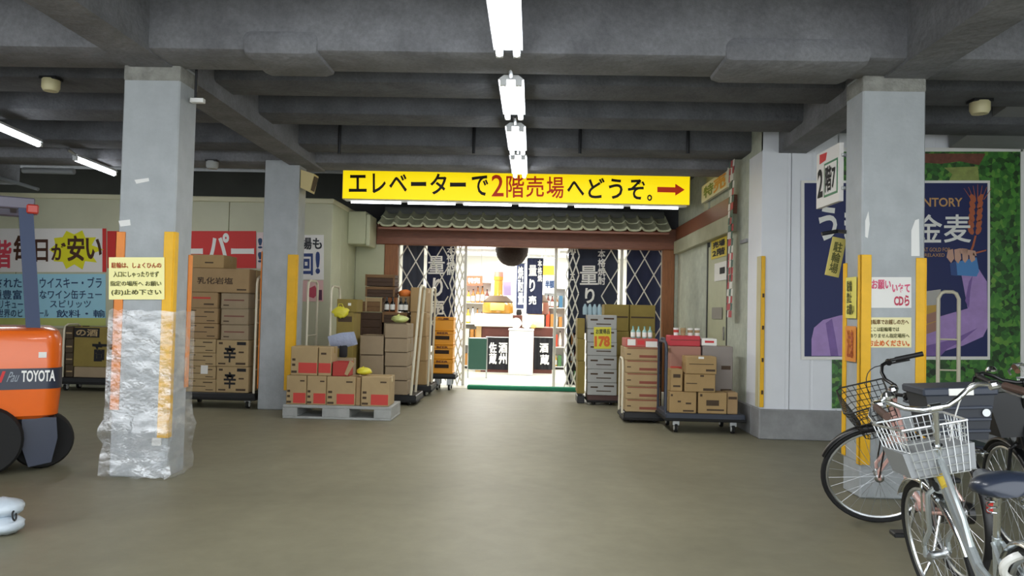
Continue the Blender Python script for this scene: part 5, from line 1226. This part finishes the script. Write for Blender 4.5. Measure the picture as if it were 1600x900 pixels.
fb(bar4((pb.x, .12, zt0-.02), (ptp.x, .12, ptp.z), .055, .045), 'guard_pillar', M_FBLUE); fb(bar4((pb.x, .88, zt0-.02), (ptp.x, .88, ptp.z), .055, .045), 'guard_pillar', M_FBLUE)
fb(bar4((-1.9, .12, zt0-.3), (-1.6, .12, ptp.z), .04, .04), 'guard_pillar', M_FBLUE); fb(bar4((-1.9, .88, zt0-.3), (-1.6, .88, ptp.z), .04, .04), 'guard_pillar', M_FBLUE)
M_ROOF = mat('guard_roof_grey', '#6a6675', .4)
for y in (.12, .88): fb(MB().box(-1.7, ptp.x+.07, y-.05, y+.05, ptp.z-.03, ptp.z+.07, .01), 'roof_rail', M_ROOF)
for k in range(6): x = -1.65+k*.24; fb(MB().box(x, x+.05, .16, .84, ptp.z, ptp.z+.04, .004), 'roof_bar', M_ROOF)
a = FS(41, 333, .05); b = FS(61, 320, .05); fb(MB().box(a.x, b.x, .04, .2, a.z, b.z, .012), 'tail_lamp', mat('lamp_red', '#c23a2a', .3))
fb(MB().box(-1.35, -.85, .25, .75, zt0-.02, zt0+.15, .05), 'seat', M_BLACKP); fb(MB().box(-.95, -.82, .27, .73, zt0+.1, zt0+.6, .05), 'seat_back', M_BLACKP)
fb(MB().torus((-1.6, .5, zt0+.2), (-.5, 0, .87), .16, .015), 'steering_wheel', M_BLACKP)
for y in (.15, .85): fb(MB().box(-2.35, -2.23, y-.05, y+.05, .1, 2.3, .01), 'mast_rail', M_FDARK); fb(MB().box(-3.2, -2.35, y-.05, y+.05, .06, .11, .01), 'fork', M_STEEL)
# pale bundle on the floor at the left edge, near the camera
c = G(0, 842)
t = thing('plastic_bundle', 'pale blue grey plastic bundle on the floor at lower left edge', 'bundle', (c.x-.06, c.y+.1, 0))
M_PB = mat('pale_blue_plastic_sheet', '#c3ced8', .3, bump=(14, .5))
MB().blob((c.x-.05, c.y+.1, .06), (.12, .13, .062), 14, 9, .06, 4).build('lower_roll', M_PB, t, ang=60); MB().blob((c.x-.07, c.y+.12, .165), (.125, .12, .062), 14, 9, .08, 9).build('upper_roll', M_PB, t, ang=60)
MB().torus((c.x+.045, c.y+.06, .13), (1, .3, .2), .03, .006, 12, 5).build('strap', M_BLACKP, t)
# ================================================================== BICYCLES
M_TYRE = mat('tyre_black', '#1a1a1b', .75); M_RIM = mat('rim_alloy', '#c9ccce', .28, .9); M_SPOKE = mat('spoke_steel', '#c9cccf', .35, .8); M_BLK = mat('black_enamel', '#141416', .35); M_GRIP = mat('grip_brown', '#4a342a', .6); M_GRIPK = mat('grip_black', '#151517', .6)
M_PINK = mat('frame_pink', '#e2b4aa', .3, coat=.4); M_SILV = mat('frame_silver', '#b8bfc0', .25, .55, coat=.3); M_WHT = mat('frame_white', '#e8e8e4', .3, coat=.3); M_BKF = mat('frame_black', '#1c1e22', .3, coat=.4); M_SAD = mat('saddle_navy', '#262d3c', .3, coat=.2); M_SADB = mat('saddle_brown', '#3a2620', .45); M_WIRE = mat('basket_wire', '#cfd2d3', .3, .7); M_WIREK = mat('basket_wire_black', '#1a1b1d', .4); M_AMB = mat('reflector_amber', '#e8c94a', .3); M_REDR = mat('reflector_red', '#b02a22', .3)
def wheel_part(nm, root, c, R, X, sp=28):
    """wheel in the x-z plane round c, transformed by X; hub sub-part carries the rest"""
    def b(): mb = MB(); mb.X = X; return mb
    w = b().torus(c, (0, 1, 0), R-.017, .017, 44, 8).build(nm, M_TYRE, root, local=True)
    b().torus(c, (0, 1, 0), R-.040, .0105, 44, 6).build('rim', M_RIM, w, local=True)
    mb = b(); c = Vector(c)
    for k in range(sp):
        an = 2*PI*k/sp; s = 1 if k % 2 else -1; a2 = an+(.45 if k % 4 < 2 else -.45)
        mb.cyl(c+Vector((.022*math.cos(a2), s*.028, .022*math.sin(a2))), c+Vector(((R-.045)*math.cos(an), 0, (R-.045)*math.sin(an))), .0014, n=4, caps=False)
    o = mb.build('spokes', M_SPOKE, w, local=True); o['kind'] = 'stuff'
    b().lathe([(.012, -.055), (.03, -.04), (.018, -.02), (.018, .02), (.03, .04), (.012, .055)], c, (0, 1, 0), 14).build('hub', M_STEEL, w, local=True)
    return w
def mudguard(nm, root, c, R, a0, a1, m, X, w=.028):
    mb = MB(); mb.X = X; c = Vector(c); n = 20; vs = []; fs = []
    for i in range(n+1):
        an = math.radians(a0+(a1-a0)*i/n); e = Vector((math.cos(an), 0, math.sin(an)))
        for j, (y, dr) in enumerate(((-w, -.012), (-w*.6, 0), (w*.6, 0), (w, -.012))): vs.append(c+e*(R+.02+dr)+Vector((0, y, 0)))
        for j, (y, dr) in enumerate(((-w, -.014), (-w*.6, -.003), (w*.6, -.003), (w, -.014))): vs.append(c+e*(R+.02+dr)+Vector((0, y, 0)))
    for i in range(n):
        for j in range(3):
            a = i*8+j; fs += [(a, a+8, a+9, a+1), (a+4, a+5, a+13, a+12)]
        for j in (0, 3): a = i*8+j; fs.append((a, a+4, a+12, a+8))
    mb.add(vs, fs); return mb.build(nm, m, root, local=True, ang=60)
def bez(p, q, r, s, n=12):
    return [p*(1-t)**3+q*(3*t*(1-t)**2)+r*(3*t*t*(1-t))+s*t**3 for t in [i/n for i in range(n+1)]]
def bicycle(label, loc, rz, lean, R=.335, wb=1.07, frame=M_SILV, steer=0., basket='wire', bwire=M_WIRE, bar=M_CHROME, grip=M_GRIP, saddle=M_SAD, rear='rack', guard=M_STEEL, fork=None, lock=False, barw=.27, seat_z=.0, sweep=.2, loop=True, cable=M_WHITE, seatc=None, lever=M_STEEL, straight=False, scale=1.08, st=.77, bz=(.05, .31), bw=(.15, .195), binw=1.):
    t = thing('bicycle', label, 'bicycle', loc, rz, lean=lean); t.scale = (scale, scale, scale)
    I = None; fork = fork or frame
    ax = Vector((-.34, 0, .94)).normalized(); A0 = Vector((wb-.06, 0, R)); hub = Vector((wb, 0, R)); rh = Vector((0, 0, R)); BB = Vector((.44, 0, .285))
    S = Matrix.Translation(A0) @ Matrix.Rotation(steer, 4, ax) @ Matrix.Translation(-A0)
    def L(X=None): mb = MB(); mb.X = X; return mb
    B = lambda mb, n, m, p=t, **k: mb.build(n, m, p, local=True, **k)
    A = lambda s: A0+ax*s
    # wheels and mudguards
    wheel_part('rear_wheel', t, rh, R, None); wheel_part('front_wheel', t, hub, R, S)
    mudguard('rear_mudguard', t, rh, R, 20, 200, guard, None); mudguard('front_mudguard', t, hub, R, 40, 165, guard, S)
    # frame
    sd = Vector((-.34, 0, .94)).normalized(); Sc = BB+sd*.36
    mb = L()
    if loop:
        if straight: mb.tube([A(.47), A(.44)+Vector((-.03, 0, -.02)), BB+Vector((.02, 0, .02)), BB], .0215, 10)
        else: mb.tube([A(.47), A(.40)+Vector((-.05, 0, -.03)), Vector((wb-.34, 0, .50)), Vector((.66, 0, .35)), BB], .019, 10)
        mb.tube([A(.53), A(.50)+Vector((-.06, 0, -.02)), Vector((wb-.42, 0, .60)), Vector((.60, 0, .45)), BB+sd*.13], .014, 8)
    mb.cyl(A(.36), A(.56), .022, n=12); mb.cyl(BB, Sc, .0155, n=10)
    for s in (-1, 1):
        mb.tube([BB+Vector((-.03, s*.03, 0)), Vector((.2, s*.055, .31)), rh+Vector((0, s*.062, 0))], .010, 7); mb.tube([Sc+Vector((0, s*.015, -.02)), rh+Vector((.02, s*.062, .02))], .0085, 7)
    mb.cyl(BB+Vector((0, -.045, 0)), BB+Vector((0, .045, 0)), .026, n=14)
    B(mb, 'frame', frame)
    # steering parts
    mb = L(S)
    for s in (-1, 1): mb.tube([A(.37)+Vector((0, s*.02, 0)), A(.34)+Vector((.005, s*.05, 0)), A(.16)+Vector((.0, s*.052, 0)), hub+Vector((-.012, s*.052, .06)), hub+Vector((0, s*.052, 0))], .0115, 8)
    mb.cyl(A(.35), A(.38), .026, n=12); B(mb, 'fork', fork)
    mb = L(S); mb.cyl(A(.56), A(st+.01), .0135, n=10); mb.cyl(A(.55), A(.575), .022, n=12); mb.cyl(A(st)+Vector((0, -.022, 0)), A(st)+Vector((0, .022, 0)), .02, n=12); B(mb, 'stem', bar)
    T = A(st)
    pts = []
    for s in (-1, 1):
        half = [Vector((.0, s*.05, .0)), Vector((.03, s*.11, .015)), Vector((.035, s*.16, .045)), Vector((.015, s*(barw-.05), .065)), Vector((-.04, s*barw, .06)), Vector((-sweep-.03, s*(barw+.02), .035))]
        pts = ([T+p for p in reversed(half)] if s == -1 else pts+[T]+[T+p for p in half])
    hb = B(L(S).tube(pts, .0112, 10), 'handlebar', bar)
    for s in (-1, 1):
        e = T+Vector((-sweep-.045, s*(barw+.021), .034)); f = T+Vector((-.075, s*(barw+.008), .053))
        B(L(S).tube([e, e.lerp(f, .3), f], [.0165, .0155, .016], 10), 'grip', grip, hb)
        g = T+Vector((-.03, s*(barw-.012), .056))
        B(L(S).tube([g, g+Vector((.02, s*.02, -.012)), T+Vector((-.05, s*(barw+.035), .02)), T+Vector((-sweep+.04, s*(barw+.045), .005))], [.010, .008, .007, .006], 7), 'brake_lever', lever, hb)
        B(L(S).cyl(g+Vector((0, -.016, 0)), g+Vector((0, .016, 0)), .019, n=10), 'lever_clamp', bar, hb)
    k = T+Vector((.02, .17, .07)); B(L(S).lathe([(.028, 0), (.03, .01), (.02, .026), (.004, .032)], k, n=14), 'bell', M_CHROME, hb)
    for s in (-1, 1): B(L(S).tube(bez(T+Vector((.02, s*(barw-.04), .06)), T+Vector((.20, s*.22, .10)), T+Vector((.16, s*.10, -.16)), A(.36)+Vector((.03, s*.025, 0))), .0032, 6), 'brake_cable', cable, hb)
    # basket
    if basket == 'wire':
        x0 = T.x+.045; zt_, zb_ = T.z-bz[0], T.z-bz[1]; mb = L(S)
        def ring(f):
            z = zb_+(zt_-zb_)*f; d = .22+.07*f; w = bw[0]+(bw[1]-bw[0])*f; r = .03
            return [(x0, -w+r, z), (x0+d-r, -w+.005, z), (x0+d, -w+r, z), (x0+d, w-r, z), (x0+d-r, w-.005, z), (x0, w-r, z)]
        bk = B(L(S).tube([Vector(p) for p in ring(1)]+[Vector(ring(1)[0])], .0055, 7), 'basket', bwire)
        for f in (0, .17, .34, .52, .7, .85): mb.tube([Vector(p) for p in ring(f)]+[Vector(ring(f)[0])], .0027, 5)
        a, b = ring(0), ring(1)
        for e in range(6):
            n = {0: 7, 1: 1, 2: 9, 3: 1, 4: 7, 5: 8}[e]
            for i in range(n): q = i/n; p0 = Vector(a[e]).lerp(Vector(a[(e+1) % 6]), q); p1 = Vector(b[e]).lerp(Vector(b[(e+1) % 6]), q); mb.cyl(p0, p1, .0024, n=5, caps=False)
        for i in range(7): q = (i+.5)/7; mb.cyl((x0+.22*q, -.14, zb_), (x0+.22*q, .14, zb_), .0024, n=5, caps=False)
        o = B(mb, 'wires', bwire, bk); o['kind'] = 'stuff'
        B(L(S).tube([Vector((x0+.1, -.06, zb_)), A(.2)+Vector((.05, -.06, 0)), hub+Vector((0, -.06, .02))], .005, 6), 'basket_stay', bar, bk); B(L(S).tube([Vector((x0+.1, .06, zb_)), A(.2)+Vector((.05, .06, 0)), hub+Vector((0, .06, .02))], .005, 6), 'basket_stay', bar, bk)
        B(L(S).box(x0+.06, x0+.13, -.03, .03, zb_-.09, zb_-.02, .015), 'head_lamp', M_BLACKP)
        if seatc == 'liner': B(L(S).hexa([(x0+.01, -.135, zb_+.004), (x0+.21, -.135, zb_+.004), (x0+.21, .135, zb_+.004), (x0+.01, .135, zb_+.004)], [(x0+.01, -.15, zb_+.11), (x0+.235, -.15, zb_+.11), (x0+.235, .15, zb_+.11), (x0+.01, .15, zb_+.11)]), 'basket_liner', mat('grey_liner', '#8f9294', .6), bk)
    elif basket == 'cover':
        x0 = T.x+.045; zt_, zb_ = T.z-.06, T.z-.32
        B(L(S).hexa([(x0, -.14, zb_), (x0+.2, -.14, zb_), (x0+.2, .14, zb_), (x0, .14, zb_)], [(x0, -.2, zt_), (x0+.3, -.2, zt_), (x0+.3, .2, zt_), (x0, .2, zt_)]), 'basket', M_BLACKP); B(L(S).box(x0-.005, x0+.305, -.205, .205, zt_-.005, zt_+.03, .012), 'basket_cover', mat('cover_green_black', '#20261f', .35))
    # saddle
    sp = BB+sd*(.60+seat_z)
    B(L().cyl(Sc, sp+Vector((0, 0, -.06)), .0125, n=10), 'seat_post', M_CHROME)
    rings = []
    for x, w, z, h in ((-.135, .06, .0, .05), (-.11, .098, .012, .075), (-.06, .108, .016, .085), (.0, .082, .008, .07), (.06, .048, 0, .055), (.12, .030, 0, .05), (.15, .016, -.008, .035)):
        rings.append([sp+Vector((x, w*math.cos(2*PI*i/14), z+(h*.5)*math.sin(2*PI*i/14)-h*.2)) for i in range(14)])
    sa = B(loft(rings), 'saddle', saddle, ang=60)
    mb = L()
    for s in (-1, 1):
        hx = sp+Vector((-.09, s*.055, -.06)); mb.tube([hx+Vector((.012*math.cos(q*.9)*1.2, .012*math.sin(q*.9)*1.2, -.0045*q*.6+.02)) for q in range(22)], .003, 5)
    B(mb, 'saddle_springs', M_STEEL, sa)
    # drive train
    B(L().lathe([(.02, -.004), (.085, -.004), (.09, 0), (.085, .004), (.02, .004)], BB+Vector((0, -.055, 0)), (0, 1, 0), 24), 'chainring', M_STEEL)
    cc = L(); n = 10; out = [BB+Vector((.095*math.cos(a), -.07, .095*math.sin(a))) for a in [-PI/2+PI*i/n for i in range(n+1)]]+[rh+Vector((.055*math.cos(a), -.07, .055*math.sin(a))) for a in [PI/2+PI*i/n for i in range(n+1)]]
    cc.prism(out, (0, .03, 0)); B(cc, 'chain_case', guard if guard is not M_STEEL else M_CHROME, ang=30)
    for s, an in ((1, math.radians(-80)), (-1, math.radians(100))):
        e = BB+Vector((.165*math.cos(an), s*.085, .165*math.sin(an))); cr = B(L().tube([BB+Vector((0, s*.055, 0)), e], [.013, .010], 8), 'crank', M_CHROME)
        B(L().box(e.x-.045, e.x+.045, e.y if s > 0 else e.y-.095, e.y+.095 if s > 0 else e.y, e.z-.014, e.z+.014, .006), 'pedal', M_BLACKP, cr)
    B(L().tube([rh+Vector((.03, .075, -.02)), Vector((-.0, .13, .14)), Vector((-.03, .19+.12*max(0, -lean*3), .012-.0))], .009, 7), 'kick_stand', M_CHROME)
    # rear: rack, box, lock
    if rear:
        mb = L()
        for s in (-1, 1): mb.tube([Sc+Vector((-.02, s*.03, .02)), Vector((.14, s*.06, R+.36)), Vector((-.22, s*.06, R+.36)), Vector((-.26, s*.03, R+.35))], .0055, 7); mb.tube([Vector((-.12, s*.06, R+.36)), rh+Vector((-.01, s*.075, 0))], .005, 6)
        for x in (.08, -.04, -.16, -.25): mb.cyl((x, -.06, R+.36), (x, .06, R+.36), .005, n=6)
        B(mb, 'rear_rack', M_CHROME)
    if rear == 'bin':
        z0 = R+.40; mb = L(); w0, w1, l0, l1, h = .13, .17, .12, .14, .26; cx = .02
        def rg(w, l, z): return [(cx-l, -w, z), (cx+l, -w, z), (cx+l, w, z), (cx-l, w, z)]
        mb.hexa(rg(w0, l0, z0), rg(w1, l1, z0+h)); bn = B(mb, 'rear_bin', mat('bin_slate', '#2c3038', .45), smooth=False)
        mb = L(); mb.box(cx-l1-.012, cx+l1+.012, -w1-.012, w1+.012, z0+h-.03, z0+h+.012, .008); B(mb, 'bin_rim', M_BLUEK, bn)
        B(L().box(cx-l1-.016, cx-l1-.010, -.06, .06, z0+h-.028, z0+h+.008, .002), 'bin_label', M_PAPER, bn)
        for k in range(3): B(L().box(cx-l1+.0+.004*k-.008, cx-l1+.012+.004*k, -w1+.02+.006*k, w1-.02-.006*k, z0+h-.1-.06*k, z0+h-.085-.06*k, .003), 'bin_rib', M_BLUEK, bn)
        B(L().cyl((cx-l1*.95, -.12, z0+.14), (cx-l1*1.02, -.12, z0+.14), .02, n=12), 'bin_reflector', M_STEEL, bn)
    if lock:
        B(L().torus((.125, 0, .575), Vector((.85, 0, .5)), .062, .014, 22, 8), 'ring_lock', M_WHT); B(L().box(.10, .15, -.085, -.05, .54, .61, .008), 'lock_body', M_WHT)
    B(L().box(-R-.04, -R-.015, -.022, .022, R+.1, R+.15, .006), 'rear_reflector', M_REDR)
    B(L(S).lathe([(.0, 0), (.016, 0), (.016, .008), (.004, .009)], A(.50)+Vector((.03, 0, 0)), (1, 0, .3), 10), 'badge', M_AMB)
    return t
def at_heading(fx, fy, deg, wb): a = math.radians(deg); return (fx-wb*math.cos(a), fy-wb*math.sin(a), 0), a
# silver bicycle nearest the camera, leaning on its stand
loc, a = at_heading(2.085, 3.86, 80, 1.155)
bs = bicycle('silver bicycle nearest the camera, wire basket and navy saddle', loc, a, -.17, frame=M_SILV, steer=.12, lock=True, guard=M_CHROME, grip=M_GRIP, straight=True, seatc='liner', rear=None, barw=.25, seat_z=-.0, sweep=.16, st=.75, bz=(.08, .29), bw=(.135, .165))
for o in bs.children:
    if o.name.startswith('frame'):
        b = MB(); BBv = Vector((.44, 0, .285)); p = Vector((1.07-.06, 0, .335))+Vector((-.34, 0, .94)).normalized()*.455
        b.cyl(p+Vector((-.03, 0, -.022)), p+Vector((-.075, 0, -.06)), .0225, n=12); b.build('yellow_decal', M_AMB, o, local=True)
# pink bicycle with the front wheel turned to the left
loc, a = at_heading(2.63, 5.74, 84, 1.2)
bicycle('pink bicycle with turned front wheel, black handlebar and slate rear bin', loc, a, -.06, R=.358, wb=1.09, frame=M_PINK, steer=math.radians(82), bwire=M_WIREK, bar=M_BLK, grip=M_GRIPK, rear='bin', guard=M_BLK, cable=M_BLK, fork=M_PINK, lever=M_BLK, saddle=M_BLK, scale=1.1, st=.62, bz=(.0, .23), seat_z=-.03)
# dark bicycle between the silver one and the wall
loc, a = at_heading(3.22, 5.2, 84, 1.155)
bicycle('black bicycle with covered dark front basket, standing behind the silver one', loc, a, -.1, frame=M_BKF, basket='cover', bar=M_BLK, grip=M_GRIPK, guard=M_BLK, saddle=M_SADB, cable=M_BLK, lever=M_BLK)
# silver framed bicycle at the right edge
loc, a = at_heading(4.0, 6.0, 80, 1.155)
bicycle('silver bicycle at the right edge with brown saddle and brown grips', loc, a, -.1, frame=M_SILV, basket='wire', grip=mat('grip_tan', '#6b4a30', .6), saddle=M_SADB, steer=-.2)
bpy.data.objects.remove(_fo)
